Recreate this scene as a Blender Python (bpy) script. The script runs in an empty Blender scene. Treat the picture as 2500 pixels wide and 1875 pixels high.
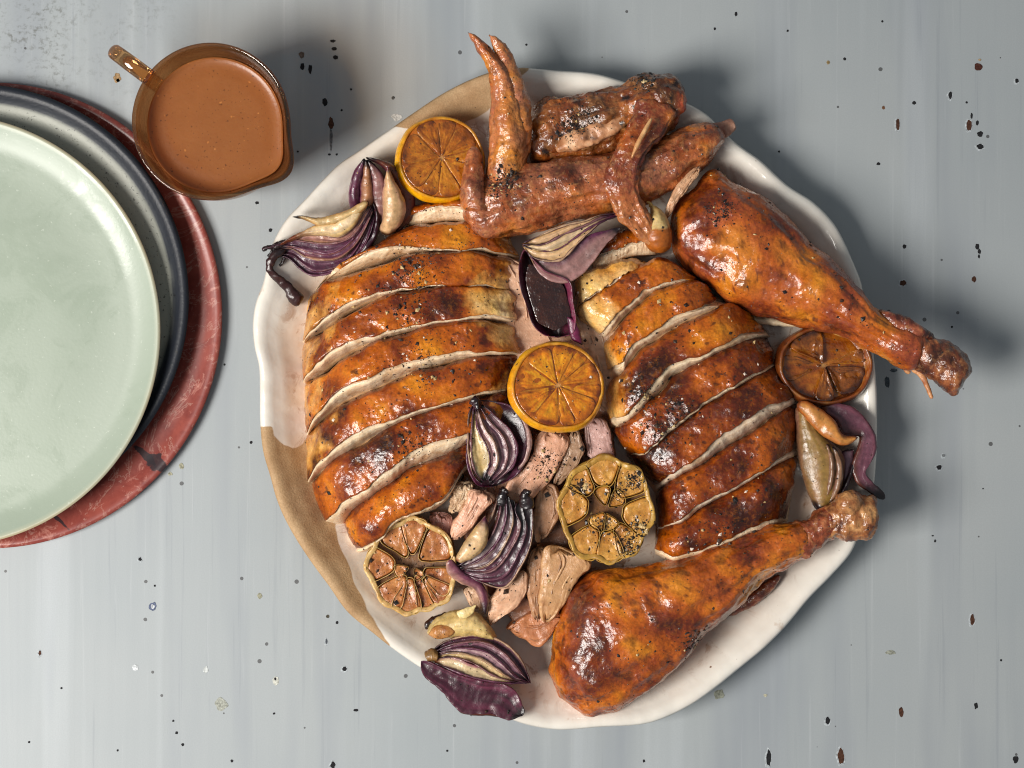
import bpy, math, random
import numpy as np
from mathutils import Vector
from mathutils.bvhtree import BVHTree

random.seed(7)
RNG = np.random.default_rng(7)
scene = bpy.context.scene
COL = scene.collection

# ------------------------------------------------------------------ scale, camera, light
S = 1.0 / 4000.0            # one working unit is a quarter of a millimetre
H = 4800.0                  # camera height above the table in working units (1.2 m)
CX, CY = 1250.0, 937.5

cam_d = bpy.data.cameras.new('camera')
cam = bpy.data.objects.new('camera', cam_d)
COL.objects.link(cam)
cam.location = (0, 0, H * S)
cam.rotation_euler = (0, 0, 0)
cam_d.sensor_width = 36.0
cam_d.lens = 36.0 * (H * S) / (2500 * S)
cam_d.clip_start = 0.02
cam_d.clip_end = 20
scene.camera = cam

world = bpy.data.worlds.new('World')
scene.world = world
world.use_nodes = True
bg = world.node_tree.nodes['Background']
bg.inputs[0].default_value = (0.86, 0.93, 1.0, 1)
bg.inputs[1].default_value = 0.23


def area_light(name, loc, target, sx, sy, power, color):
    d = bpy.data.lights.new(name, 'AREA')
    d.shape = 'RECTANGLE'
    d.size, d.size_y = sx, sy
    d.energy = power
    d.color = color
    o = bpy.data.objects.new(name, d)
    COL.objects.link(o)
    o.location = loc
    o.rotation_euler = (Vector(target) - Vector(loc)).to_track_quat('-Z', 'Y').to_euler()
    return o


area_light('window_light', (-1.12, -0.42, 1.34), (0.0, 0.0, 0.0), 0.72, 0.80, 46, (1.0, 0.955, 0.90))

scene.render.engine = 'CYCLES'
scene.cycles.use_denoising = True
scene.cycles.filter_width = 1.1
scene.cycles.max_bounces = 10
scene.cycles.transmission_bounces = 8
scene.cycles.transparent_max_bounces = 12
scene.cycles.sample_clamp_indirect = 6.0
scene.view_settings.view_transform = 'Standard'
scene.view_settings.look = 'None'
scene.view_settings.exposure = 0.0
scene.view_settings.gamma = 1.0


# ------------------------------------------------------------------ numeric helpers
def lin(r, g, b):
    return tuple(((c / 255.0) / 12.92 if c / 255.0 <= 0.04045 else ((c / 255.0 + 0.055) / 1.055) ** 2.4) for c in (r, g, b))


PERM = RNG.permutation(256)
PERM = np.concatenate([PERM, PERM, PERM])
GR = RNG.normal(size=(256, 3))
GR /= np.linalg.norm(GR, axis=1)[:, None]


def perlin(p):
    p = np.asarray(p, float)
    i = np.floor(p).astype(int)
    f = p - i
    i &= 255
    w = f * f * f * (f * (f * 6 - 15) + 10)
    out = 0
    for dx in (0, 1):
        for dy in (0, 1):
            for dz in (0, 1):
                h = PERM[PERM[PERM[i[..., 0] + dx] + i[..., 1] + dy] + i[..., 2] + dz]
                g = GR[h]
                d = (g[..., 0] * (f[..., 0] - dx) + g[..., 1] * (f[..., 1] - dy) + g[..., 2] * (f[..., 2] - dz))
                wt = (w[..., 0] if dx else 1 - w[..., 0]) * (w[..., 1] if dy else 1 - w[..., 1]) * (w[..., 2] if dz else 1 - w[..., 2])
                out = out + d * wt
    return out * 1.6


def fbm(p, wl, octv=3, seed=0.0):
    p = np.asarray(p, float) / wl + seed * 7.31
    a, s, t = 1.0, 0.0, 0.0
    for k in range(octv):
        s = s + a * perlin(p * (2.03 ** k) + k * 19.7)
        t += a
        a *= 0.5
    return s / t * 1.3


def sstep(x, a, b):
    t = np.clip((np.asarray(x, float) - a) / (b - a), 0, 1)
    return t * t * (3 - 2 * t)


def ramp(t, stops):
    xs = [s[0] for s in stops]
    t = np.clip(t, xs[0], xs[-1])
    return np.stack([np.interp(t, xs, [s[1][k] for s in stops]) for k in range(3)], -1)


def mixc(a, b, t):
    t = np.asarray(t)[..., None]
    return np.asarray(a) * (1 - t) + np.asarray(b) * t


def resample(pts, n):
    p = np.asarray(pts, float)
    if len(p) == 1:
        return np.repeat(p, n, 0)
    d = np.sqrt(((p[1:] - p[:-1]) ** 2).sum(1)) + 1e-6
    t = np.concatenate([[0], np.cumsum(d)])
    m = np.zeros_like(p)
    sl = (p[1:] - p[:-1]) / d[:, None]
    m[0], m[-1] = sl[0], sl[-1]
    if len(p) > 2:
        m[1:-1] = (sl[:-1] * d[1:, None] + sl[1:] * d[:-1, None]) / (d[:-1] + d[1:])[:, None]
    x = np.linspace(0, t[-1], n)
    k = np.clip(np.searchsorted(t, x, side='right') - 1, 0, len(d) - 1)
    h = d[k][:, None]
    s = ((x - t[k]) / d[k])[:, None]
    return ((2 * s ** 3 - 3 * s ** 2 + 1) * p[k] + (s ** 3 - 2 * s ** 2 + s) * h * m[k]
            + (-2 * s ** 3 + 3 * s ** 2) * p[k + 1] + (s ** 3 - s ** 2) * h * m[k + 1])


def prof(v, n):
    if np.isscalar(v):
        return np.full(n, float(v))
    v = np.asarray(v, float)
    if len(v) == n:
        return v
    x = np.linspace(0, len(v) - 1, n)
    k = np.clip(x.astype(int), 0, len(v) - 2)
    f = x - k
    f = f * f * (3 - 2 * f)
    return v[k] * (1 - f) + v[k + 1] * f


def Q(p, z):
    """where the photograph's point p lies when it is z above the table"""
    p = np.asarray(p, float)
    z = np.asarray(z, float) * np.ones(p.shape[:-1])
    k = 1 - z / H
    return np.stack([(p[..., 0] - CX) * k, (CY - p[..., 1]) * k, z], -1)


def grid_faces(n, m, closed=True):
    i = np.arange(n - 1)[:, None]
    j = np.arange(m if closed else m - 1)[None, :]
    j2 = (j + 1) % m
    f = np.stack([i * m + j, i * m + j2, (i + 1) * m + j2, (i + 1) * m + j], -1)
    return f.reshape(-1, 4)


def normals(P, closed=True):
    du = np.gradient(P, axis=0)
    if closed:
        dv = (np.roll(P, -1, 1) - np.roll(P, 1, 1)) / 2
    else:
        dv = np.gradient(P, axis=1)
    n = np.cross(du, dv)
    l = np.linalg.norm(n, axis=-1, keepdims=True)
    n = n / np.maximum(l, 1e-9)
    c = P.reshape(-1, 3).mean(0)
    if ((P - c) * n).sum() < 0:
        n = -n
    return n


def displace(P, disp, seed, closed=True):
    if not disp:
        return P
    n = normals(P, closed)
    d = 0
    for k, (amp, wl) in enumerate(disp):
        d = d + amp * fbm(P, wl, 3, seed + k * 3.1)
    return P + n * d[..., None]


# ------------------------------------------------------------------ objects
def thing(name, label, cat, base, group=None):
    o = bpy.data.objects.new(name, None)
    COL.objects.link(o)
    o.location = Vector(base) * S
    o.empty_display_size = 0.01
    o['label'] = label
    o['category'] = cat
    if group:
        o['group'] = group
    return o


def mesh(name, V, F, mat, parent=None, col=None, smooth=True, base=None, label=None, cat=None, group=None, kind=None, extra=None):
    V = np.asarray(V, float).reshape(-1, 3)
    if base is None:
        base = np.array(parent.location) / S if parent is not None and parent.get('abs') is None else np.zeros(3)
        if parent is not None and parent.type == 'MESH':
            base = ORIG[parent.name]
    base = np.asarray(base, float)
    me = bpy.data.meshes.new(name)
    Vl = (V - base) * S
    if isinstance(F, np.ndarray):
        F = F.astype(int)
        me.vertices.add(len(Vl))
        me.vertices.foreach_set('co', Vl.ravel())
        k = F.shape[1]
        me.loops.add(F.size)
        me.loops.foreach_set('vertex_index', F.ravel())
        me.polygons.add(len(F))
        me.polygons.foreach_set('loop_start', np.arange(0, F.size, k))
        me.polygons.foreach_set('loop_total', np.full(len(F), k))
        me.update(calc_edges=True)
    else:
        me.from_pydata(Vl.tolist(), [], [tuple(int(x) for x in f) for f in F])
    me.validate()
    if smooth:
        me.polygons.foreach_set('use_smooth', np.ones(len(me.polygons), bool))
    if col is not None:
        c = np.asarray(col, float)
        if c.ndim == 1:
            c = np.repeat(c[None], len(V), 0)
        c = np.clip(c.reshape(-1, 3), 0, 1)
        at = me.color_attributes.new('Col', 'FLOAT_COLOR', 'POINT')
        at.data.foreach_set('color', np.concatenate([c, np.ones((len(c), 1))], 1).ravel())
    if extra:
        for k, v in extra.items():
            at = me.attributes.new(k, 'FLOAT', 'POINT')
            at.data.foreach_set('value', np.asarray(v, float).ravel())
    me.materials.append(mat)
    o = bpy.data.objects.new(name, me)
    COL.objects.link(o)
    if parent is not None:
        o.parent = parent
        if parent.type == 'MESH':
            pass
    else:
        o.location = Vector(base) * S
    ORIG[o.name] = base
    if label:
        o['label'] = label
    if cat:
        o['category'] = cat
    if group:
        o['group'] = group
    if kind:
        o['kind'] = kind
    return o


ORIG = {}


def ring_mesh(P, cap=True):
    """closed tube grid (n,m,3) -> verts, faces with end caps, outward winding"""
    n, m = P.shape[:2]
    V = P.reshape(-1, 3)
    F = grid_faces(n, m)
    if cap:
        c0, c1 = P[0].mean(0), P[-1].mean(0)
        V = np.concatenate([V, [c0], [c1]])
        j = np.arange(m)
        j2 = (j + 1) % m
        a = np.full(m, n * m)
        F = np.concatenate([F, np.stack([a, j2, j, j], -1)[:, [0, 1, 2, 2]]])
        b = (n - 1) * m
        F = np.concatenate([F, np.stack([a + 1, b + j, b + j2, b + j2], -1)])
    # signed volume
    v0, v1, v2 = V[F[:, 0]], V[F[:, 1]], V[F[:, 2]]
    v3 = V[F[:, 3]]
    vol = (v0 * np.cross(v1, v2)).sum() + (v0 * np.cross(v2, v3)).sum()
    Fl = [tuple(f) if f[2] != f[3] else tuple(f[:3]) for f in (F if vol > 0 else F[:, ::-1]).tolist()] if False else None
    quads = F[:n * m - m] if cap else F
    tris = F[n * m - m:, :3] if cap else None
    if vol < 0:
        quads = quads[:, ::-1]
        if tris is not None:
            tris = tris[:, ::-1]
    faces = quads.tolist() + (tris.tolist() if tris is not None else [])
    return V, faces


def with_caps(c, n, m):
    c = np.asarray(c).reshape(n, m, 3)
    return np.concatenate([c.reshape(-1, 3), [c[0].mean(0)], [c[-1].mean(0)]])


def loft_pts(L, R, z, top, bot, N=80, M=28, p=1.0, r0=0.08, r1=0.08, disp=None, seed=0.0, cup=0.0, ridge=None):
    if isinstance(z, tuple):
        zl, zr = prof(z[0], N), prof(z[1], N)
    else:
        zl = zr = prof(z, N)
    top, bot = prof(top, N), prof(bot, N)
    L3, R3 = Q(resample(L, N), zl), Q(resample(R, N), zr)
    u = np.linspace(0, 1, N)
    env = np.ones(N)
    if r0 > 0:
        env *= np.sqrt(np.clip(1 - (1 - np.clip(u / r0, 0, 1)) ** 2, 0.0004, 1))
    if r1 > 0:
        env *= np.sqrt(np.clip(1 - (1 - np.clip((1 - u) / r1, 0, 1)) ** 2, 0.0004, 1))
    c, h = (L3 + R3) / 2, (R3 - L3) / 2 * env[:, None]
    th = np.linspace(0, 2 * math.pi, M, endpoint=False)
    cs = np.sign(np.cos(th)) * np.abs(np.cos(th)) ** p
    sn = np.sign(np.sin(th)) * np.abs(np.sin(th)) ** p
    P = c[:, None] - h[:, None] * cs[None, :, None]
    zz = np.where(sn > 0, sn * (top * env)[:, None], sn * (bot * env)[:, None])
    if cup:
        zz = np.where(sn > 0, sn * (top * env)[:, None] - cup * env[:, None] * (1 - cs[None] ** 2), zz)
    P = P.copy()
    P[..., 2] += zz
    U = np.repeat(u[:, None], M, 1)
    Cs = np.repeat(cs[None], N, 0)
    Sn = np.repeat(sn[None], N, 0)
    P = displace(P, disp, seed)
    if ridge:
        for amp, fu, fv in ridge:
            nn = normals(P)
            P = P + nn * (amp * (0.6 - np.abs(fbm(np.stack([U * fu + seed, Cs * fv, Sn * fv], -1), 1.0, 3, seed + 8)) * 2.2) * np.minimum(1, 6 * np.minimum(U, 1 - U)))[..., None]
    return P, U, Cs, Sn


def loft(name, L, R, z, top, bot, mat, colfn, parent=None, seed=0.0, **kw):
    tags = {k: kw.pop(k) for k in ('label', 'cat', 'group', 'kind', 'base') if k in kw}
    P, U, Cs, Sn = loft_pts(L, R, z, top, bot, seed=seed, **kw)
    col = colfn(P, U, Cs, Sn, seed)
    V, F = ring_mesh(P)
    if parent is None and 'base' not in tags:
        b = P.reshape(-1, 3)
        tags['base'] = np.array([b[:, 0].mean(), b[:, 1].mean(), b[:, 2].min()])
    return mesh(name, V, F, mat, parent, with_caps(col, P.shape[0], P.shape[1]), **tags)


def tube_edges(path, w):
    """left and right edges of a ribbon of half-width w (list) about a path of photo points"""
    n = 40
    p = resample(path, n)
    w = prof(w, n)
    t = np.gradient(p, axis=0)
    t /= np.linalg.norm(t, axis=1)[:, None] + 1e-9
    nn = np.stack([-t[:, 1], t[:, 0]], -1)
    return p - nn * w[:, None], p + nn * w[:, None]


# ------------------------------------------------------------------ materials
def new_mat(name):
    m = bpy.data.materials.new(name)
    m.use_nodes = True
    nt = m.node_tree
    b = nt.nodes['Principled BSDF']
    return m, nt, b


def node(nt, typ, **kw):
    n = nt.nodes.new(typ)
    for k, v in kw.items():
        if k.startswith('i_'):
            n.inputs[k[2:].replace('_', ' ')].default_value = v
        else:
            setattr(n, k, v)
    return n


def coords(nt, scale=(1, 1, 1), world_space=False):
    tc = node(nt, 'ShaderNodeTexCoord')
    mp = node(nt, 'ShaderNodeMapping')
    mp.inputs['Scale'].default_value = scale
    if world_space:
        g = node(nt, 'ShaderNodeNewGeometry')
        nt.links.new(g.outputs['Position'], mp.inputs['Vector'])
    else:
        nt.links.new(tc.outputs['Object'], mp.inputs['Vector'])
    return mp.outputs['Vector']


def noise_tex(nt, vec, scale, detail=3, rough=0.55, dist=0.0):
    n = node(nt, 'ShaderNodeTexNoise')
    n.inputs['Scale'].default_value = scale
    n.inputs['Detail'].default_value = detail
    n.inputs['Roughness'].default_value = rough
    n.inputs['Distortion'].default_value = dist
    nt.links.new(vec, n.inputs['Vector'])
    return n.outputs['Fac']


def mapr(nt, src, a, b, c, d):
    n = node(nt, 'ShaderNodeMapRange')
    n.inputs[1].default_value, n.inputs[2].default_value = a, b
    n.inputs[3].default_value, n.inputs[4].default_value = c, d
    nt.links.new(src, n.inputs[0])
    return n.outputs[0]


def mixrgb(nt, fac, a, b, blend='MIX'):
    n = node(nt, 'ShaderNodeMix', data_type='RGBA', blend_type=blend)
    for sock, v in ((n.inputs['Factor'], fac), (n.inputs['A'], a), (n.inputs['B'], b)):
        if isinstance(v, (int, float)):
            sock.default_value = v
        elif isinstance(v, tuple):
            sock.default_value = (*v, 1)
        else:
            nt.links.new(v, sock)
    return n.outputs['Result']


def food_mat(name, rough=0.4, coat=0.0, coat_rough=0.12, sss=0.0, rad=(0.006, 0.002, 0.001), bump=((350, 0.4, 0.0008),),
             mott=(500, 0.75, 1.25), spots=None, stretch=None, spec=0.5, vor=None, rough_var=0.0, hue=None):
    m, nt, b = new_mat(name)
    at = node(nt, 'ShaderNodeAttribute', attribute_name='Col')
    vec = coords(nt, stretch or (1, 1, 1))
    colour = at.outputs['Color']
    if mott:
        f = mapr(nt, noise_tex(nt, vec, mott[0], 5, 0.62), 0.3, 0.7, mott[1], mott[2])
        cmb = node(nt, 'ShaderNodeCombineColor')
        for k in range(3):
            nt.links.new(f, cmb.inputs[k])
        colour = mixrgb(nt, 1.0, colour, cmb.outputs[0], 'MULTIPLY')
    if hue:  # (scale, light colour, dark colour, amount)
        hn = noise_tex(nt, vec, hue[0], 6, 0.68, 0.3)
        colour = mixrgb(nt, mapr(nt, hn, 0.50, 0.68, 0, hue[3]), colour, hue[1])
        colour = mixrgb(nt, mapr(nt, hn, 0.48, 0.33, 0, hue[3]), colour, hue[2])
    if spots:  # (scale, threshold, colour, strength)
        f = mapr(nt, noise_tex(nt, vec, spots[0], 4, 0.6), spots[1], spots[1] + 0.07, 0.0, spots[3])
        colour = mixrgb(nt, f, colour, spots[2])
    nt.links.new(colour, b.inputs['Base Color'])
    b.inputs['Roughness'].default_value = rough
    if rough_var:
        r = mapr(nt, noise_tex(nt, vec, 120, 3), 0.35, 0.65, rough - rough_var, rough + rough_var)
        nt.links.new(r, b.inputs['Roughness'])
    b.inputs['Coat Weight'].default_value = coat
    b.inputs['Coat Roughness'].default_value = coat_rough
    b.inputs['Specular IOR Level'].default_value = spec
    if sss:
        b.inputs['Subsurface Weight'].default_value = sss
        b.inputs['Subsurface Radius'].default_value = rad
        b.inputs['Subsurface Scale'].default_value = 1.0
    last = None
    layers = [(noise_tex(nt, vec, sc, 3, 0.6), st, ds) for sc, st, ds in bump]
    if vor:
        v = node(nt, 'ShaderNodeTexVoronoi', feature='SMOOTH_F1')
        v.inputs['Scale'].default_value = vor[0]
        nt.links.new(vec, v.inputs['Vector'])
        layers.append((mapr(nt, v.outputs['Distance'], 0, 0.5, 1, 0), vor[1], vor[2]))
    for src, st, ds in layers:
        bn = node(nt, 'ShaderNodeBump')
        bn.inputs['Strength'].default_value = st
        bn.inputs['Distance'].default_value = ds
        nt.links.new(src, bn.inputs['Height'])
        if last is not None:
            nt.links.new(last, bn.inputs['Normal'])
        last = bn.outputs['Normal']
    if last is not None:
        nt.links.new(last, b.inputs['Normal'])
        nt.links.new(last, b.inputs['Coat Normal'])
    return m


M_SKIN = food_mat('roast_skin', 0.36, 0.75, 0.06, 0.05, (0.003, 0.001, 0.0004),
                  bump=((150, 0.25, 0.0018), (520, 0.42, 0.0008)), mott=(620, 0.70, 1.22),
                  spots=(900, 0.645, lin(48, 16, 5), 0.75), vor=(300, 0.22, 0.0014), rough_var=0.1, spec=0.3, hue=(420, lin(206, 120, 16), lin(74, 24, 6), 0.24))
M_WINGSKIN = food_mat('wing_skin', 0.38, 0.85, 0.09, 0.08, (0.004, 0.0015, 0.0008),
                      bump=((130, 0.35, 0.0022), (520, 0.5, 0.0009)), mott=(380, 0.64, 1.26),
                      spots=(640, 0.69, lin(45, 18, 8), 0.75), vor=(300, 0.15, 0.0012), rough_var=0.1, spec=0.3, hue=(260, lin(196, 138, 84), lin(86, 38, 20), 0.5))
M_MEAT = food_mat('turkey_meat', 0.48, 0.3, 0.2, 0.15, (0.005, 0.0035, 0.0025),
                  bump=((300, 0.45, 0.0012), (1100, 0.3, 0.0005)), mott=(420, 0.86, 1.10), rough_var=0.1)
M_ONION = food_mat('roast_onion', 0.40, 0.35, 0.18, 0.15, (0.004, 0.002, 0.002),
                   bump=((260, 0.35, 0.0009), (900, 0.25, 0.0004)), mott=(380, 0.72, 1.22), rough_var=0.1)
M_LEMON = food_mat('roast_lemon_flesh', 0.25, 0.9, 0.08, 0.35, (0.005, 0.003, 0.0008),
                   bump=((90, 0.45, 0.0035), (420, 0.4, 0.0009)), mott=(300, 0.7, 1.25),
                   spots=(230, 0.69, lin(60, 22, 6), 0.8))
M_PEEL = food_mat('lemon_peel', 0.35, 0.4, 0.2, 0.2, (0.003, 0.002, 0.0005),
                  bump=((900, 0.4, 0.0005),), mott=(260, 0.7, 1.15), spots=(230, 0.66, lin(62, 26, 8), 0.85))
M_GARLIC = food_mat('roast_garlic', 0.36, 0.5, 0.15, 0.3, (0.004, 0.003, 0.001),
                    bump=((330, 0.45, 0.0009), (1000, 0.3, 0.0005)), mott=(420, 0.66, 1.25),
                    spots=(420, 0.68, lin(62, 30, 10), 0.8))
M_PAPER = food_mat('garlic_paper', 0.45, 0.3, 0.2, 0.25, (0.003, 0.002, 0.001),
                   bump=((400, 0.4, 0.0006),), mott=(350, 0.7, 1.2))
M_PEPPER = food_mat('pepper', 0.55, 0.3, 0.2, 0, bump=(), mott=None)
M_CHIP = food_mat('chipped_paint', 0.85, 0, 0, 0, bump=((900, 0.5, 0.0005),), mott=(700, 0.5, 1.5), spec=0.2)


# ------------------------------------------------------------------ the table
def table_material():
    m, nt, b = new_mat('painted_table')
    vec = coords(nt, (1, 1, 1), True)
    st = coords(nt, (1.0, 0.035, 1), True)
    st2 = coords(nt, (1.0, 0.10, 1), True)
    streak = noise_tex(nt, st, 34, 3, 0.6, 0.2)
    cloud = noise_tex(nt, vec, 5, 4, 0.6)
    fine = noise_tex(nt, vec, 1200, 2, 0.6)
    c = mixrgb(nt, mapr(nt, cloud, 0.3, 0.7, 0, 1), lin(154, 161, 164), lin(164, 169, 170))
    c = mixrgb(nt, mapr(nt, streak, 0.54, 0.70, 0, 0.55), c, lin(180, 186, 189))
    c = mixrgb(nt, mapr(nt, noise_tex(nt, st2, 21, 3, 0.6), 0.50, 0.70, 0, 0.5), c, lin(132, 138, 148))
    c = mixrgb(nt, mapr(nt, fine, 0.35, 0.65, 0, 0.22), c, lin(146, 151, 153))
    st3 = coords(nt, (1.0, 0.022, 1), True)
    c = mixrgb(nt, mapr(nt, noise_tex(nt, st3, 240, 4, 0.7), 0.60, 0.72, 0, 0.30), c, lin(186, 190, 192))
    c = mixrgb(nt, mapr(nt, noise_tex(nt, st3, 170, 4, 0.7), 0.40, 0.30, 0, 0.28), c, lin(124, 130, 138))
    # small pits and flecks
    v = node(nt, 'ShaderNodeTexVoronoi', feature='F1')
    v.inputs['Scale'].default_value = 62
    nt.links.new(vec, v.inputs['Vector'])
    msk = mapr(nt, noise_tex(nt, vec, 40, 2), 0.42, 0.62, 0.0, 0.085)
    sub = node(nt, 'ShaderNodeMath', operation='LESS_THAN')
    nt.links.new(v.outputs['Distance'], sub.inputs[0])
    nt.links.new(msk, sub.inputs[1])
    mul = node(nt, 'ShaderNodeMath', operation='MULTIPLY')
    mul.inputs[1].default_value = 0.8
    nt.links.new(sub.outputs[0], mul.inputs[0])
    c = mixrgb(nt, mul.outputs[0], c, lin(58, 56, 56))
    # faint brown stains
    s = noise_tex(nt, vec, 11, 5, 0.7, 0.6)
    c = mixrgb(nt, mapr(nt, s, 0.68, 0.74, 0, 0.30), c, lin(120, 116, 102))
    # grime rubbed into the paint near one corner
    gm = node(nt, 'ShaderNodeVectorMath', operation='DISTANCE')
    gm.inputs[1].default_value = (-0.31, 0.235, 0)
    nt.links.new(vec, gm.inputs[0])
    gmask = mapr(nt, gm.outputs['Value'], 0.02, 0.13, 1, 0)
    gn = mapr(nt, noise_tex(nt, vec, 260, 5, 0.75), 0.50, 0.64, 0, 0.75)
    gn2 = mapr(nt, noise_tex(nt, vec, 30, 4, 0.7), 0.42, 0.62, 0, 1)
    g1_ = node(nt, 'ShaderNodeMath', operation='MULTIPLY')
    g2_ = node(nt, 'ShaderNodeMath', operation='MULTIPLY')
    nt.links.new(gmask, g1_.inputs[0])
    nt.links.new(gn, g1_.inputs[1])
    nt.links.new(g1_.outputs[0], g2_.inputs[0])
    nt.links.new(gn2, g2_.inputs[1])
    c = mixrgb(nt, g2_.outputs[0], c, lin(92, 92, 84))
    nt.links.new(c, b.inputs['Base Color'])
    b.inputs['Roughness'].default_value = 0.46
    b.inputs['Specular IOR Level'].default_value = 0.38
    bn = node(nt, 'ShaderNodeBump')
    bn.inputs['Strength'].default_value = 0.10
    bn.inputs['Distance'].default_value = 0.002
    nt.links.new(streak, bn.inputs['Height'])
    bn2 = node(nt, 'ShaderNodeBump')
    bn2.inputs['Strength'].default_value = 0.08
    bn2.inputs['Distance'].default_value = 0.0004
    nt.links.new(fine, bn2.inputs['Height'])
    nt.links.new(bn.outputs[0], bn2.inputs['Normal'])
    nt.links.new(bn2.outputs[0], b.inputs['Normal'])
    return m


tw, tl, td = 3600, 2900, 100
tv = np.array([[x, y, z] for z in (-td, 0) for x, y in ((-tw, -tl), (tw, -tl), (tw, tl), (-tw, tl))], float)
table = mesh('table', tv, [(3, 2, 1, 0), (4, 5, 6, 7), (0, 1, 5, 4), (1, 2, 6, 5), (2, 3, 7, 6), (3, 0, 4, 7)],
             table_material(), smooth=False, base=(0, 0, 0), label='grey painted table top with chips and pale streaks',
             kind='structure')

BLACK, RUST, PALE, OLIVE = lin(34, 34, 36), lin(74, 48, 36), lin(208, 213, 216), lin(150, 148, 128)
# x, y, half width, half height, colour, pale rim
CHIPS = [(738, 162, 6, 9, BLACK, 0), (757, 169, 5, 13, BLACK, 0), (813, 100, 7, 4, BLACK, 0), (816, 119, 7, 5, BLACK, 0),
         (819, 140, 7, 6, BLACK, 0), (793, 249, 7, 11, BLACK, 0), (808, 300, 7, 16, RUST, 0), (808, 340, 4, 30, lin(96, 100, 104), 0),
         (736, 134, 7, 9, lin(110, 96, 86), 0), (286, 190, 10, 13, lin(150, 122, 88), 0), (288, 196, 5, 5, BLACK, 0), (627, 495, 5, 4, BLACK, 0),
         (660, 562, 5, 5, BLACK, 0), (1797, 34, 4, 6, BLACK, 0), (1923, 75, 3, 3, BLACK, 0), (2154, 52, 3, 3, BLACK, 0),
         (2388, 163, 12, 10, lin(70, 40, 32), 0), (2392, 146, 4, 3, lin(150, 128, 98), 0), (2062, 144, 4, 4, BLACK, 0),
         (2022, 152, 5, 5, lin(140, 120, 84), 0), (2192, 303, 5, 16, RUST, 1), (2366, 306, 7, 15, RUST, 1), (2372, 283, 3, 8, BLACK, 0),
         (2386, 300, 4, 7, BLACK, 0), (2393, 327, 8, 8, BLACK, 0), (2393, 358, 9, 7, BLACK, 1), (2232, 251, 5, 5, BLACK, 0),
         (2320, 232, 5, 10, BLACK, 1), (2483, 197, 5, 6, BLACK, 1), (2145, 400, 5, 4, BLACK, 0), (1902, 370, 3, 3, BLACK, 0),
         (2157, 263, 4, 5, lin(110, 78, 56), 0), (2386, 602, 5, 8, BLACK, 0), (2391, 614, 4, 7, BLACK, 0), (2390, 626, 3, 5, BLACK, 0),
         (2208, 602, 5, 6, BLACK, 0), (2205, 691, 8, 8, RUST, 1), (2378, 682, 6, 8, RUST, 0), (2324, 798, 3, 3, BLACK, 0),
         (2293, 1141, 7, 7, BLACK, 1), (2304, 1112, 4, 5, lin(110, 114, 116), 1), (2277, 1308, 3, 2, BLACK, 0), (2283, 1321, 3, 4, BLACK, 0),
         (2400, 1193, 2, 2, BLACK, 0), (2374, 1513, 6, 14, RUST, 1), (2200, 1738, 6, 14, RUST, 0), (2021, 1759, 6, 11, BLACK, 1),
         (2383, 1723, 5, 9, BLACK, 0), (1877, 1850, 7, 21, BLACK, 1), (2053, 1846, 9, 20, RUST, 1), (2480, 1854, 7, 10, BLACK, 0),
         (1572, 1858, 3, 4, BLACK, 0), (1092, 1833, 3, 3, BLACK, 0), (2444, 1612, 3, 3, BLACK, 0), (2174, 1593, 13, 6, lin(140, 142, 130), 0),
         (342, 1365, 5, 5, BLACK, 1), (373, 1481, 10, 12, lin(92, 100, 122), 0), (373, 1481, 5, 6, lin(196, 200, 204), -1), (378, 1430, 3, 3, BLACK, 0),
         (634, 1455, 7, 8, OLIVE, 0), (800, 1505, 4, 5, lin(70, 66, 56), 0), (823, 1520, 4, 4, BLACK, 0), (797, 1566, 3, 7, lin(70, 74, 80), 1),
         (841, 1633, 6, 6, BLACK, 1), (869, 1734, 7, 4, BLACK, 0), (97, 1594, 4, 7, RUST, 1), (150, 1680, 3, 3, BLACK, 0), (669, 1742, 3, 3, BLACK, 0),
         (673, 1662, 9, 12, lin(188, 188, 178), 0), (672, 1657, 3, 4, BLACK, -1), (502, 1635, 7, 9, lin(192, 196, 194), 0), (330, 1630, 8, 9, lin(200, 204, 206), 0),
         (431, 1789, 4, 4, BLACK, 0), (446, 1818, 4, 4, BLACK, 0), (423, 1760, 3, 3, BLACK, 0), (566, 1858, 4, 4, BLACK, 0), (71, 1812, 3, 3, BLACK, 0),
         (287, 1832, 3, 3, BLACK, 0), (813, 1868, 7, 9, BLACK, 1), (540, 1719, 18, 17, lin(158, 160, 150), 0), (443, 1138, 7, 8, OLIVE, 0), (415, 1157, 6, 5, OLIVE, 0),
         (613, 1080, 4, 4, BLACK, 0), (548, 890, 3, 3, BLACK, 0), (1756, 1695, 15, 13, lin(138, 140, 126), 0), (1869, 1698, 5, 4, lin(176, 172, 150), 0),
         (2166, 932, 7, 15, lin(70, 78, 84), 0), (2182, 904, 10, 5, lin(84, 92, 98), 0), (2360, 250, 3, 3, BLACK, 0), (1745, 70, 3, 4, BLACK, 0),
         (970, 286, 14, 10, lin(196, 198, 196), 0), (857, 218, 3, 3, BLACK, 0), (834, 269, 3, 3, BLACK, 0), (727, 370, 3, 3, BLACK, 0), (804, 377, 4, 3, BLACK, 0),
         (822, 377, 3, 3, BLACK, 0), (960, 239, 4, 5, lin(80, 80, 80), 0), (1285, 109, 3, 3, BLACK, 0)]


def blob_outline(rx, ry, seed, n=22, wob=0.33):
    a = np.linspace(0, 2 * math.pi, n, endpoint=False)
    k = 1 + wob * fbm(np.stack([np.cos(a) * 1.3 + seed * 3.3, np.sin(a) * 1.3, a * 0 + seed], -1), 1.0, 2)
    return np.stack([np.cos(a) * rx * k, np.sin(a) * ry * k], -1)


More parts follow.
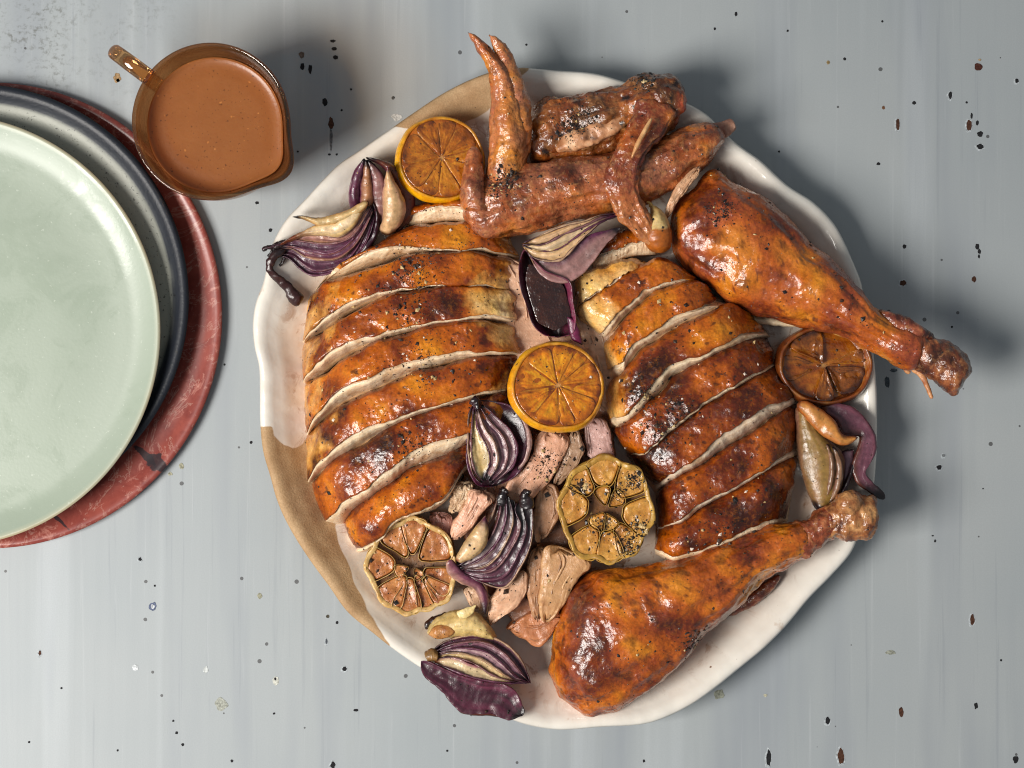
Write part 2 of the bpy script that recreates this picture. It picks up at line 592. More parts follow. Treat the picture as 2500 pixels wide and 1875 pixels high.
def chip(x, y, rx, ry, c, z, seed):
    o = blob_outline(rx, ry, seed)
    cxy = Q([[x, y]], z)[0]
    n = len(o)
    inner = np.concatenate([o * 0.55, np.full((n, 1), z)], 1)
    outer = np.concatenate([o, np.full((n, 1), z)], 1)
    low = np.concatenate([o * 1.03, np.full((n, 1), 0.05)], 1)
    V = np.concatenate([inner, outer, low, [[0, 0, z]]]) + np.array([cxy[0], cxy[1], 0])
    F = []
    for j in range(n):
        k = (j + 1) % n
        F += [(3 * n, j, k), (j, n + j, n + k, k), (n + j, 2 * n + j, 2 * n + k, n + k)]
    mesh('paint_chip', V, F, M_CHIP, table, np.array(c), smooth=False, base=(0, 0, 0))


for k, (x, y, rx, ry, c, rim) in enumerate(CHIPS):
    if rim == 1:
        chip(x - 1, y + 1, rx + 2.2, ry + 2.2, lin(168, 174, 177), 0.35, k)
    chip(x, y, rx * 0.88, ry * 0.88, c, 0.7 if rim >= 0 else 1.1, k)


# ------------------------------------------------------------------ plates
def lathe(profile, n=160, centre=(0, 0), wob=None):
    """profile: list of (r, z) from inside top round to the underside"""
    pr = np.asarray(profile, float)
    a = np.linspace(0, 2 * math.pi, n, endpoint=False)
    P = np.stack([pr[:, None, 0] * np.cos(a)[None], pr[:, None, 0] * np.sin(a)[None], np.repeat(pr[:, 1:2], n, 1)], -1)
    if wob is not None:
        P = wob(P, a)
    P[..., 0] += centre[0]
    P[..., 1] += centre[1]
    return P


def smooth_profile(pts, n):
    return resample(pts, n)


def plate_mat(name, kind):
    m, nt, b = new_mat(name)
    vec = coords(nt)
    at = node(nt, 'ShaderNodeAttribute', attribute_name='Col')
    c = at.outputs['Color']
    b.inputs['Roughness'].default_value = 0.3
    if kind == 'sage':
        c = mixrgb(nt, mapr(nt, noise_tex(nt, vec, 14, 4, 0.6), 0.35, 0.65, 0, 0.5), c, lin(154, 164, 150))
        c = mixrgb(nt, mapr(nt, noise_tex(nt, vec, 420, 3, 0.6), 0.66, 0.72, 0, 0.35), c, lin(206, 212, 200))
        r = mapr(nt, noise_tex(nt, vec, 28, 4, 0.7, 0.8), 0.40, 0.55, 0.24, 0.38)
        nt.links.new(r, b.inputs['Roughness'])
        bs = (500, 0.02, 0.0005)
    elif kind == 'dark':
        c = mixrgb(nt, mapr(nt, noise_tex(nt, vec, 520, 4, 0.7), 0.60, 0.66, 0, 0.75), c, lin(44, 46, 46))
        c = mixrgb(nt, mapr(nt, noise_tex(nt, vec, 150, 3, 0.6), 0.70, 0.73, 0, 0.8), c, lin(30, 28, 28))
        b.inputs['Roughness'].default_value = 0.40
        b.inputs['Specular IOR Level'].default_value = 0.3
        bs = (500, 0.06, 0.0006)
    else:
        n1 = noise_tex(nt, vec, 38, 6, 0.66, 0.9)
        c = mixrgb(nt, mapr(nt, n1, 0.40, 0.62, 0, 0.8), c, lin(112, 48, 44))
        c = mixrgb(nt, mapr(nt, noise_tex(nt, vec, 95, 5, 0.7, 1.4), 0.57, 0.68, 0, 0.55), c, lin(196, 138, 124))
        w = noise_tex(nt, vec, 17, 5, 0.7, 2.2)
        vein = node(nt, 'ShaderNodeMath', operation='ABSOLUTE')
        sub = node(nt, 'ShaderNodeMath', operation='SUBTRACT')
        sub.inputs[1].default_value = 0.5
        nt.links.new(w, sub.inputs[0])
        nt.links.new(sub.outputs[0], vein.inputs[0])
        c = mixrgb(nt, mapr(nt, vein.outputs[0], 0.0, 0.016, 0.28, 0), c, lin(206, 176, 160))
        w2 = noise_tex(nt, vec, 9, 4, 0.75, 2.5)
        c = mixrgb(nt, mapr(nt, w2, 0.70, 0.715, 0, 0.9), c, lin(42, 38, 42))
        # one dark crack with a blot at its end, as in this piece of stone
        wn = node(nt, 'ShaderNodeTexNoise')
        wn.inputs['Scale'].default_value = 110
        wn.inputs['Detail'].default_value = 4
        nt.links.new(vec, wn.inputs['Vector'])
        for cx_, cy_, rot, lx, ly in ((0.0935, -0.0845, -0.75, 0.0100, 0.0022), (0.1015, -0.0895, -0.35, 0.0062, 0.0042), (0.0415, -0.1240, -0.7, 0.009, 0.0013)):
            mp = node(nt, 'ShaderNodeMapping', vector_type='TEXTURE')
            mp.inputs['Location'].default_value = (cx_, cy_, 0)
            mp.inputs['Rotation'].default_value = (0, 0, rot)
            mp.inputs['Scale'].default_value = (lx, ly, 1)
            nt.links.new(vec, mp.inputs['Vector'])
            ln = node(nt, 'ShaderNodeVectorMath', operation='LENGTH')
            nt.links.new(mp.outputs[0], ln.inputs[0])
            ad = node(nt, 'ShaderNodeMath', operation='MULTIPLY_ADD')
            ad.inputs[1].default_value = 2.4
            nt.links.new(wn.outputs['Fac'], ad.inputs[0])
            nt.links.new(ln.outputs['Value'], ad.inputs[2])
            c = mixrgb(nt, mapr(nt, ad.outputs[0], 2.25, 2.10, 0, 0.92), c, lin(46, 40, 44))
        b.inputs['Roughness'].default_value = 0.26
        bs = (300, 0.02, 0.0004)
    nt.links.new(c, b.inputs['Base Color'])
    bn = node(nt, 'ShaderNodeBump')
    bn.inputs['Strength'].default_value = bs[1] * 4
    bn.inputs['Distance'].default_value = bs[2]
    nt.links.new(noise_tex(nt, vec, bs[0], 3), bn.inputs['Height'])
    nt.links.new(bn.outputs[0], b.inputs['Normal'])
    return m


def plate(name, label, c_px, r_px, zrim, prof_fn, mat, colfn):
    c = Q([c_px], zrim)[0]
    r = r_px * (1 - zrim / H)
    pr = smooth_profile(prof_fn(r), 120)
    P = lathe(pr, 220, (c[0], c[1]))
    n, m = P.shape[:2]
    col = colfn(P, pr[:, 0][:, None] / r * np.ones((1, m)), np.repeat(np.arange(n)[:, None] / n, m, 1))
    V, F = ring_mesh(P)
    return mesh(name, V, F, mat, None, with_caps(col, n, m), base=(c[0], c[1], pr[:, 1].min()), label=label, cat='plate', group='stacked plates')


def col_const(c):
    return lambda P, r, k: np.ones(P.shape) * np.array(c)


plate('marble_plate', 'flat red marble plate at the bottom of the stack', (-27, 770), 570.5, 26,
      lambda r: [(1, 12), (r * .5, 12), (r * .90, 12), (r * .925, 15), (r * .975, 25), (r * .992, 26), (r, 23), (r * .996, 16), (r * .95, 3), (r * .8, 0.5), (1, 0.5)],
      plate_mat('red_marble', 'marble'), col_const(lin(144, 72, 62)))


def dark_col(P, r, k):
    top = k < 0.62
    g = ramp(r + 0.01 * fbm(P, 120, 3), [(0, lin(176, 178, 164)), (0.905, lin(170, 172, 160)), (0.925, lin(52, 56, 62)), (0.95, lin(30, 34, 42)), (1.0, lin(30, 34, 42))])
    return np.where(top[..., None], g, np.array(lin(36, 42, 52)))


plate('charcoal_plate', 'dark speckled charcoal plate with navy rim in the middle of the stack', (-67, 731), 527, 66,
      lambda r: [(1, 42), (r * .5, 42), (r * .84, 42), (r * .90, 45), (r * .935, 54), (r * .965, 64), (r * .985, 66), (r, 62), (r * .995, 52), (r * .94, 32), (r * .8, 14), (1, 14)],
      plate_mat('charcoal_glaze', 'dark'), dark_col)


def sage_col(P, r, k):
    g = ramp(r, [(0, lin(148, 160, 144)), (0.975, lin(150, 162, 146)), (0.99, lin(186, 178, 148)), (1, lin(172, 146, 108))])
    return np.where((k < 0.62)[..., None], g, np.array(lin(190, 186, 160)))


plate('sage_plate', 'pale sage green plate on top of the stack', (-138, 807), 531, 96,
      lambda r: [(1, 70), (r * .5, 70), (r * .82, 71), (r * .88, 74), (r * .95, 87), (r * .985, 95), (r * .994, 96), (r, 93), (r * .985, 84), (r * .9, 66), (r * .7, 56), (1, 56)],
      plate_mat('sage_glaze', 'sage'), sage_col)


# ------------------------------------------------------------------ gravy jug
def glass_mat():
    """thin amber glass: clear tinted body, bright reflections at grazing angles"""
    m, nt, b = new_mat('amber_glass')
    nt.nodes.remove(b)
    out = nt.nodes['Material Output']
    lw = node(nt, 'ShaderNodeLayerWeight')
    lw.inputs['Blend'].default_value = 0.30
    tint = mixrgb(nt, mapr(nt, lw.outputs['Facing'], 0.2, 1.0, 0, 1), lin(248, 222, 184), lin(196, 124, 72))
    tr = node(nt, 'ShaderNodeBsdfTransparent')
    nt.links.new(tint, tr.inputs['Color'])
    gl = node(nt, 'ShaderNodeBsdfGlossy')
    gl.inputs['Roughness'].default_value = 0.06
    gl.inputs['Color'].default_value = (1.0, 0.95, 0.9, 1)
    vec = coords(nt)
    bn = node(nt, 'ShaderNodeBump')
    bn.inputs['Strength'].default_value = 0.35
    bn.inputs['Distance'].default_value = 0.0012
    nt.links.new(noise_tex(nt, vec, 90, 3), bn.inputs['Height'])
    nt.links.new(bn.outputs[0], gl.inputs['Normal'])
    mx = node(nt, 'ShaderNodeMixShader')
    nt.links.new(mapr(nt, lw.outputs['Fresnel'], 0.0, 1.0, 0.05, 0.75), mx.inputs[0])
    nt.links.new(tr.outputs[0], mx.inputs[1])
    nt.links.new(gl.outputs[0], mx.inputs[2])
    nt.links.new(mx.outputs[0], out.inputs['Surface'])
    return m


def gravy_mat():
    m, nt, b = new_mat('gravy')
    vec = coords(nt)
    c = mixrgb(nt, mapr(nt, noise_tex(nt, vec, 60, 4, 0.6), 0.3, 0.7, 0, 1), lin(136, 80, 38), lin(144, 87, 43))
    c = mixrgb(nt, mapr(nt, noise_tex(nt, vec, 620, 3, 0.6), 0.65, 0.69, 0, 0.75), c, lin(70, 36, 18))
    c = mixrgb(nt, mapr(nt, noise_tex(nt, vec, 260, 2, 0.5), 0.70, 0.73, 0, 0.6), c, lin(196, 128, 66))
    nt.links.new(c, b.inputs['Base Color'])
    b.inputs['Roughness'].default_value = 0.3
    b.inputs['Specular IOR Level'].default_value = 0.4
    b.inputs['Subsurface Weight'].default_value = 0.2
    b.inputs['Subsurface Radius'].default_value = (0.006, 0.003, 0.001)
    b.inputs['Subsurface Scale'].default_value = 1.0
    bn = node(nt, 'ShaderNodeBump')
    bn.inputs['Strength'].default_value = 0.15
    bn.inputs['Distance'].default_value = 0.0006
    nt.links.new(noise_tex(nt, vec, 420, 3), bn.inputs['Height'])
    nt.links.new(bn.outputs[0], b.inputs['Normal'])
    return m


JZ = 300.0
jc = Q([(514, 296)], JZ)[0]
jr = 193 * (1 - JZ / H)
jug = thing('gravy_jug', 'amber glass jug with a spout and loop handle', 'jug', (jc[0], jc[1], 0))
SP = math.radians(-33)
HA = math.atan2(61, -84)


def spout(P, a):
    d = np.abs((a - SP + math.pi) % (2 * math.pi) - math.pi)
    k = np.exp(-(d / 0.30) ** 2)
    zf = sstep(P[..., 2], 120, JZ)
    r = np.linalg.norm(P[..., :2], axis=-1)
    grow = 1 + zf * (0.21 * k[None])
    rib = 1.0
    P = P.copy()
    P[..., 0] *= grow * rib
    P[..., 1] *= grow * rib
    P[..., 2] += zf ** 2 * 8 * k[None]
    return P


def jug_profile():
    o = [(1, 0), (jr * .70, 0), (jr * .77, 6), (jr * .80, 30), (jr * .90, 120), (jr * .965, 220), (jr * .985, 285), (jr * 1.0, 297), (jr * .985, 303), (jr * .955, 297),
         (jr * .915, 270), (jr * .865, 228), (jr * .815, 120), (jr * .735, 34), (jr * .70, 22), (1, 20)]
    return smooth_profile(o, 90)


P = lathe(jug_profile(), 180, (0, 0), spout)
P[..., :2] += jc[:2]
V, F = ring_mesh(P)
GLASS = glass_mat()
mesh('glass_body', V, F, GLASS, jug)
# handle: a loop standing out from the wall
hp = resample([(jr * .985, 282), (jr * 1.12, 300), (jr * 1.34, 300), (jr * 1.52, 278), (jr * 1.54, 220), (jr * 1.38, 150), (jr * 1.12, 100), (jr * .93, 88)], 60)
hd = np.array([math.cos(HA), math.sin(HA), 0])
hn = np.array([-hd[1], hd[0], 0])
cen = hp[:, :1] * hd[None] + np.array([0, 0, 1])[None] * hp[:, 1:2]
tan = np.gradient(cen, axis=0)
tan /= np.linalg.norm(tan, axis=1)[:, None]
up = np.cross(tan, hn)
th = np.linspace(0, 2 * math.pi, 24, endpoint=False)
P = cen[:, None] + 18 * np.cos(th)[None, :, None] * hn + 13 * np.sin(th)[None, :, None] * up[:, None]
P[..., :2] += jc[:2]
V, F = ring_mesh(P)
mesh('handle', V, F, GLASS, jug)
# the gravy, its skirt just inside the glass
gz = 232.0
gr = [(1, gz), (jr * .60, gz), (jr * .81, gz + 0.5), (jr * .855, gz + 3), (jr * .868, gz + 6), (jr * .862, gz - 6), (jr * .80, 110), (jr * .725, 36), (1, 30)]
P = lathe(smooth_profile(gr, 70), 140, (0, 0))
a_ = np.linspace(0, 2 * math.pi, 140, endpoint=False)
d_ = np.abs((a_ - SP + math.pi) % (2 * math.pi) - math.pi)
zf_ = sstep(P[..., 2], 120, JZ)
P[..., :2] *= (1 + 0.9 * zf_ * 0.21 * np.exp(-(d_ / 0.30) ** 2)[None])[..., None]
P[..., :2] += jc[:2]
V, F = ring_mesh(P)
mesh('gravy', V, F, gravy_mat(), None, base=(jc[0], jc[1], 30), label='brown peppered gravy filling the amber glass jug', cat='gravy')

# ------------------------------------------------------------------ platter
RIM = [(1277, 166), (1356, 172), (1458, 181), (1526, 201), (1616, 231), (1673, 251), (1729, 283), (1766, 322), (1797, 350), (1853, 390), (1921, 452),
       (1989, 497), (2034, 543), (2080, 633), (2102, 690), (2112, 745), (2128, 825), (2139, 938), (2142, 1017), (2140, 1120), (2131, 1198),
       (2105, 1275), (2080, 1345), (2034, 1401), (1978, 1458), (1921, 1526), (1865, 1582), (1797, 1639), (1740, 1684), (1673, 1729),
       (1593, 1763), (1469, 1775), (1356, 1782), (1266, 1763), (1190, 1724), (1120, 1680), (1030, 1632), (958, 1582), (909, 1543), (850, 1494), (800, 1425),
       (751, 1358), (709, 1291), (679, 1227), (658, 1155), (645, 1109), (636, 1037), (635, 960), (632, 890), (622, 848), (617, 797), (624, 742),
       (643, 690), (664, 600), (700, 535), (746, 486), (791, 436), (830, 398), (870, 372), (938, 326), (1017, 271), (1085, 226), (1150, 194), (1220, 172)]
CLAY1 = [(610, 1037), (667, 1040), (672, 1062), (690, 1088), (715, 1098), (738, 1085), (752, 1065), (800, 1060), (830, 1200), (818, 1285), (826, 1330), (851, 1382),
         (885, 1466), (930, 1543), (951, 1582), (880, 1580), (800, 1480), (680, 1320), (600, 1100)]
CLAY2 = [(925, 322), (968, 311), (1000, 316), (1060, 330), (1136, 304), (1197, 268), (1275, 184), (1305, 150), (1200, 130), (1050, 170), (890, 290)]


def in_poly(x, y, poly):
    ins = np.zeros(x.shape, bool)
    n = len(poly)
    for i in range(n):
        x1, y1 = poly[i]
        x2, y2 = poly[(i + 1) % n]
        if y1 == y2:
            continue
        c = ((y1 > y) != (y2 > y)) & (x < (x2 - x1) * (y - y1) / (y2 - y1) + x1)
        ins ^= c
    return ins


FLOOR, RZ = 34.0, 104.0


def build_platter():
    n = 720
    rim = resample(RIM + RIM[:1], n + 1)[:-1]
    R3 = Q(rim, RZ)
    c = Q([(1385, 985)], FLOOR)[0]
    d = R3[:, :2] - c[:2]
    prf = np.array([(0.0, FLOOR), (0.2, FLOOR), (0.4, FLOOR), (0.55, FLOOR), (0.65, FLOOR), (0.72, FLOOR + 0.5), (0.78, FLOOR + 3), (0.84, FLOOR + 11), (0.89, FLOOR + 26), (0.925, FLOOR + 45),
                    (0.95, RZ - 14), (0.965, RZ - 5), (0.978, RZ - 1), (0.99, RZ), (1.0, RZ - 4), (1.002, RZ - 12), (0.985, RZ - 26), (0.94, 44), (0.86, 20), (0.78, 6), (0.74, 0.6), (0.6, 0.6), (0.3, 0.6), (0.0, 0.6)])
    k = resample(prf * [700, 1], 150) / [700, 1]
    P = np.zeros((len(k), n, 3))
    P[..., 0] = c[0] + d[None, :, 0] * k[:, :1]
    P[..., 1] = c[1] + d[None, :, 1] * k[:, :1]
    P[..., 2] = k[:, 1:2]
    w = sstep(k[:, 0], 0.72, 0.97)[:, None]
    ang = np.linspace(0, 2 * math.pi, n, endpoint=False)
    wob = fbm(np.stack([np.cos(ang) * 3.2, np.sin(ang) * 3.2, ang * 0], -1), 1.0, 2)
    top = (np.arange(len(k)) < 110)[:, None]
    P[..., 2] += w * wob[None] * 9
    P[..., 2] += np.where(top, 1.0, 0.0) * (fbm(P * [1, 1, 0.2], 150, 2, 3) * 4.0 * w + fbm(P * [1, 1, 0.2], 40, 2, 5) * 1.2 * w)
    # photo position of each point for the glaze boundary
    kk = 1 - P[..., 2] / H
    px, py = P[..., 0] / kk + CX, CY - P[..., 1] / kk
    wv = 5 * fbm(P, 60, 2, 8)
    def sdf(x, y, poly):
        d = np.full(x.shape, 1e9)
        for i in range(len(poly)):
            (x1, y1), (x2, y2) = poly[i], poly[(i + 1) % len(poly)]
            t = np.clip(((x - x1) * (x2 - x1) + (y - y1) * (y2 - y1)) / ((x2 - x1) ** 2 + (y2 - y1) ** 2 + 1e-9), 0, 1)
            d = np.minimum(d, np.hypot(x - x1 - t * (x2 - x1), y - y1 - t * (y2 - y1)))
        return np.where(in_poly(x, y, poly), d, -d)
    clay = np.clip(np.maximum(sdf(px + wv, py - wv, CLAY1), sdf(px + wv, py + wv, CLAY2)), -30, 30)
    under = (np.arange(len(k)) > 112)[:, None] & np.ones((1, n), bool)
    sub = np.where(under & (P[..., 2] < 60), 1.0, 0.0)
    V, F = ring_mesh(P)
    ex = np.concatenate([clay.ravel(), [-30, -30]])
    m, nt, b = new_mat('glazed_stoneware')
    vec = coords(nt)
    at = node(nt, 'ShaderNodeAttribute', attribute_name='clay')
    glaze = mixrgb(nt, mapr(nt, noise_tex(nt, vec, 22, 4, 0.6), 0.35, 0.7, 0, 1), lin(228, 224, 214), lin(218, 210, 199))
    glaze = mixrgb(nt, mapr(nt, noise_tex(nt, vec, 34, 5, 0.7, 0.5), 0.655, 0.72, 0, 0.45), glaze, lin(172, 132, 96))
    glaze = mixrgb(nt, mapr(nt, noise_tex(nt, vec, 300, 3, 0.6), 0.745, 0.76, 0, 0.9), glaze, lin(96, 58, 30))
    at2 = node(nt, 'ShaderNodeAttribute', attribute_name='inner')
    jm = node(nt, 'ShaderNodeMath', operation='MULTIPLY')
    nt.links.new(mapr(nt, noise_tex(nt, vec, 15, 5, 0.68, 0.6), 0.36, 0.60, 0.1, 0.8), jm.inputs[0])
    nt.links.new(at2.outputs['Fac'], jm.inputs[1])
    glaze = mixrgb(nt, jm.outputs[0], glaze, lin(198, 166, 140))
    jm2 = node(nt, 'ShaderNodeMath', operation='MULTIPLY')
    nt.links.new(mapr(nt, noise_tex(nt, vec, 55, 5, 0.72, 1.0), 0.55, 0.64, 0, 0.75), jm2.inputs[0])
    nt.links.new(at2.outputs['Fac'], jm2.inputs[1])
    glaze = mixrgb(nt, jm2.outputs[0], glaze, lin(150, 100, 58))
    cl = mixrgb(nt, mapr(nt, noise_tex(nt, vec, 60, 5, 0.65), 0.35, 0.68, 0, 1), lin(190, 158, 118), lin(164, 128, 88))
    cl = mixrgb(nt, mapr(nt, noise_tex(nt, vec, 1100, 2, 0.6), 0.35, 0.7, 0, 0.4), cl, lin(132, 102, 68))
    cl = mixrgb(nt, mapr(nt, noise_tex(nt, vec, 260, 3, 0.6), 0.72, 0.75, 0, 0.8), cl, lin(66, 46, 30))
    bare = mapr(nt, at.outputs['Fac'], -1.5, 1.5, 0, 1)
    nt.links.new(mixrgb(nt, bare, glaze, cl), b.inputs['Base Color'])
    nt.links.new(mapr(nt, bare, 0, 1, 0.16, 0.72), b.inputs['Roughness'])
    b.inputs['Subsurface Weight'].default_value = 0.05
    b.inputs['Subsurface Radius'].default_value = (0.002, 0.002, 0.0015)
    b.inputs['Subsurface Scale'].default_value = 1.0
    bn = node(nt, 'ShaderNodeBump')
    bn.inputs['Strength'].default_value = 0.3
    bn.inputs['Distance'].default_value = 0.002
    nt.links.new(noise_tex(nt, vec, 60, 3, 0.5), bn.inputs['Height'])
    bn2 = node(nt, 'ShaderNodeBump')
    bn2.inputs['Distance'].default_value = 0.0005
    nt.links.new(mapr(nt, bare, 0, 1, 0.03, 0.55), bn2.inputs['Strength'])
    nt.links.new(noise_tex(nt, vec, 900, 3, 0.6), bn2.inputs['Height'])
    nt.links.new(bn.outputs[0], bn2.inputs['Normal'])
    nt.links.new(bn2.outputs[0], b.inputs['Normal'])
    return mesh('serving_platter', V, F, m, None, base=(c[0], c[1], 0.6), extra={'clay': ex, 'inner': np.concatenate([np.repeat(sstep(k[:, 0], 0.97, 0.84)[:, None], n, 1).ravel(), [1, 0]])},
                label='large white glazed platter with wavy rim and bare clay patches', cat='platter')


platter = build_platter()

# ------------------------------------------------------------------ colours of roast skin and meat
GOLD, AMBER, BROWN, DARK, CHAR = lin(218, 138, 22), lin(180, 88, 6), lin(112, 40, 4), lin(58, 18, 5), lin(22, 10, 6)
CREAM, YEL = lin(246, 222, 172), lin(242, 196, 98)


def skin_col(P, bias=0.0, pale=None, seed=0.0, tint=None, char=0.0):
    t = 0.46 + bias + 0.66 * fbm(P, 130, 3, seed) + 0.20 * fbm(P, 40, 4, seed + 2)
    c = ramp(t, [(0.0, GOLD), (0.35, AMBER), (0.62, BROWN), (0.85, DARK), (1.1, CHAR)])
    c = mixc(c, np.array(DARK), sstep(fbm(P, 15, 2, seed + 21) + 0.6 * fbm(P, 90, 2, seed + 22), 0.50, 0.66) * 0.75)
    if pale is not None:
        k = np.clip(pale * 1.1 + 0.8 * fbm(P, 60, 4, seed + 5) * (pale > 0.02) * (1 - 0.5 * pale), 0, 0.92)
        c = mixc(c, np.array(GOLD), np.clip(k * 1.8, 0, 1))
        c = mixc(c, ramp(0.5 + 0.5 * fbm(P, 35, 2, seed + 9), [(0, YEL), (1, CREAM)]), k ** 1.6)
    if tint is not None:
        c = mixc(c, tint[0], np.clip(tint[1] * (0.6 + 0.8 * fbm(P, 70, 2, seed + 4)), 0, 1))
    if char:
        k = sstep(fbm(P, 42, 3, seed + 12), 0.28, 0.45) * char
        c = mixc(c, CHAR, k)
    return c


def meat_col(P, U, k, seed, base=lin(248, 228, 196), shade=lin(222, 182, 136), brown=0.5):
    f = 0.5 + 0.5 * fbm(np.stack([U * 5, k * 16, P[..., 2] * 0.01 + seed], -1), 1.0, 3, seed)
    c = mixc(np.array(base), np.array(shade), np.clip(f * 1.1 - 0.1, 0, 1))
    g = sstep(fbm(P, 46, 4, seed + 3), 0.12, 0.45) * brown
    return mixc(c, np.array(lin(190, 134, 72)), g)


# ------------------------------------------------------------------ sliced breasts
def turkey_slice(A, B, C, zu, label, group, seed, bias=0.0, pale_fn=None, drop=60, bulge=16, tilt=10, face=None, zfloor=38):
    N, M, K = 170, 40, 16
    u = np.linspace(0, 1, N)
    a2, b2, c2 = resample(A, N), resample(B, N), resample(C, N)
    jit = lambda s, amp: (amp * fbm(np.stack([u * 9, u * 0 + s, u * 0 + seed], -1), 1.0, 3))[:, None]
    nrm = b2 - a2
    nrm /= np.linalg.norm(nrm, axis=1)[:, None] + 1e-9
    b2 = b2 + nrm * jit(2.2, 6) + nrm * (1.8 * fbm(np.stack([u * 30, u * 0 + 1.7, u * 0 + seed], -1), 1.0, 2))[:, None]
    a2 = a2 + nrm * jit(5.2, 4)
    z = prof(zu, N)
    A3, B3 = Q(a2, z - tilt), Q(b2, z + tilt)
    C3 = Q(c2 + nrm * 1.0, np.maximum(z + tilt - drop, zfloor))
    v = np.linspace(0, 1, M)
    rollA = np.where(v < 0.06, (1 - v / 0.06) ** 1.5, 0)
    rollB = np.where(v > 0.97, ((v - 0.97) / 0.03) ** 2, 0)
    top = A3[:, None] * (1 - v)[None, :, None] + B3[:, None] * v[None, :, None]
    top[..., 2] += bulge * (4 * v * (1 - v))[None] - np.minimum(22, z - zfloor)[:, None] * rollA[None] - 3 * rollB[None]
    top[..., :2] -= (Q(a2 + nrm * 5, z)[:, None, :2] - Q(a2, z)[:, None, :2]) * rollA[None, :, None]
    low = top.copy()
    low[..., 2] -= 7
    # lumps
    n = normals(top, False)
    n *= np.sign(n[..., 2:3] + 1e-9)
    d = 8 * fbm(top, 95, 2, seed) + 2.6 * fbm(top, 34, 2, seed + 1) + 0.5 * fbm(top, 12, 2, seed + 2)
    top = top + n * d[..., None]
    low = low + n * d[..., None]
    ax = top[-1].mean(0) - top[N // 2].mean(0)
    ax = ax / np.linalg.norm(ax) * [1, 1, 0]
    rag = fbm(np.stack([np.repeat((v * 1.6)[None], N, 0), np.repeat((u * 1.5)[:, None], M, 1), np.full((N, M), seed)], -1), 1.0, 3, seed)
    rag = (16 * rag * sstep(u, 0.80, 1.0)[:, None])[..., None] * ax
    top, low = top + rag, low + rag
    ring = np.concatenate([top, low[:, ::-1]], 1)
    th = thing('turkey_slice', label, 'meat slice', (B3[:, 0].mean(), B3[:, 1].mean(), zfloor), group)
    U = np.repeat(u[:, None], M, 1)
    Vv = np.repeat(v[None], N, 0)
    pale = pale_fn(U, Vv) if pale_fn else None
    col = skin_col(top, bias, pale, seed)
    edge = sstep(Vv, 0.93, 1.0) * 0.4 + sstep(Vv, 0.08, 0.0) * 0.5  # browned skin rims; back band also paints the dark gap shade between slices
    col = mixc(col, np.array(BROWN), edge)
    col = np.concatenate([col, col[:, ::-1]], 1)
    V, F = ring_mesh(ring)
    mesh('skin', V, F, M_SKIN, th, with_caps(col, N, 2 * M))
    # the meat under it with the cut face
    inner = low.copy()
    inner[..., 2] -= 1.5
    e = np.linspace(0, 1, K)
    bed = low[:, -1] + (Q(b2 + nrm * 2.5, z) - Q(b2, z))
    face_p = bed[:, None] * (1 - e)[None, :, None] + C3[:, None] * e[None, :, None]
    face_p[..., 2] = bed[:, None, 2] + (C3[:, 2] - bed[:, 2])[:, None] * (e ** 2.2)[None]
    fib = fbm(np.stack([np.repeat((u * 7)[:, None], K, 1), np.repeat((e * 2.2)[None], N, 0), np.full((N, K), seed)], -1), 1.0, 4)
    face_p[..., 2] += 5 * fib * np.sin(e * math.pi)[None]
    under = np.stack([C3 * [1, 1, 0] + [0, 0, zfloor - 2], (low[:, 0] + [0, 0, -3]) * [1, 1, 0] + [0, 0, zfloor - 2]], 1)
    ring = np.concatenate([inner[:, ::3], face_p, under], 1)
    m = ring.shape[1]
    Um = np.repeat(u[:, None], m, 1)
    Km = np.repeat(np.linspace(0, 1, m)[None], N, 0)
    kw = face or {}
    mc = meat_col(ring, Um * 6, Km * 3, seed, **kw)
    mc[:, inner[:, ::3].shape[1]:inner[:, ::3].shape[1] + 2] *= 0.8
    V, F = ring_mesh(ring)
    mesh('meat', V, F, M_MEAT, th, with_caps(mc, N, m))
    return th


def zdome(lo0, hi, lo1, k0=0.4, k1=0.25, n=170):
    u = np.linspace(0, 1, n)
    a = np.sqrt(np.clip(1 - (1 - np.clip(u / k0, 0, 1)) ** 2, 0, 1))
    b = np.sqrt(np.clip(1 - (1 - np.clip((1 - u) / k1, 0, 1)) ** 2, 0, 1))
    mid = lo0 + (hi - lo0) * a
    return mid - (hi - lo1) * (1 - b)


LA = {  # back edge of each slice's skin
    1: [(862, 648), (890, 615), (940, 580), (1000, 556), (1080, 543), (1160, 548), (1240, 575)],
    2: [(757, 728), (792, 691), (836, 680), (890, 658), (944, 640), (971, 629), (1039, 618), (1107, 616), (1175, 623), (1262, 642)],
    3: [(742, 838), (770, 822), (808, 800), (852, 768), (917, 736), (971, 720), (1039, 703), (1107, 696), (1175, 699), (1255, 712)],
    4: [(744, 938), (768, 925), (790, 914), (822, 886), (863, 862), (917, 840), (971, 821), (1012, 808), (1080, 793), (1161, 786), (1262, 794)],
    5: [(752, 1066), (775, 1042), (799, 1018), (836, 992), (881, 968), (926, 952), (971, 932), (1016, 915), (1053, 903), (1107, 886), (1180, 872), (1262, 868)],
    6: [(756, 1180), (775, 1166), (799, 1145), (836, 1117), (881, 1092), (926, 1064), (971, 1038), (1001, 1024), (1062, 1000), (1122, 984), (1180, 970), (1240, 956)],
    7: [(842, 1282), (869, 1244), (911, 1213), (956, 1183), (1001, 1147), (1062, 1123), (1122, 1096), (1160, 1074)],
}
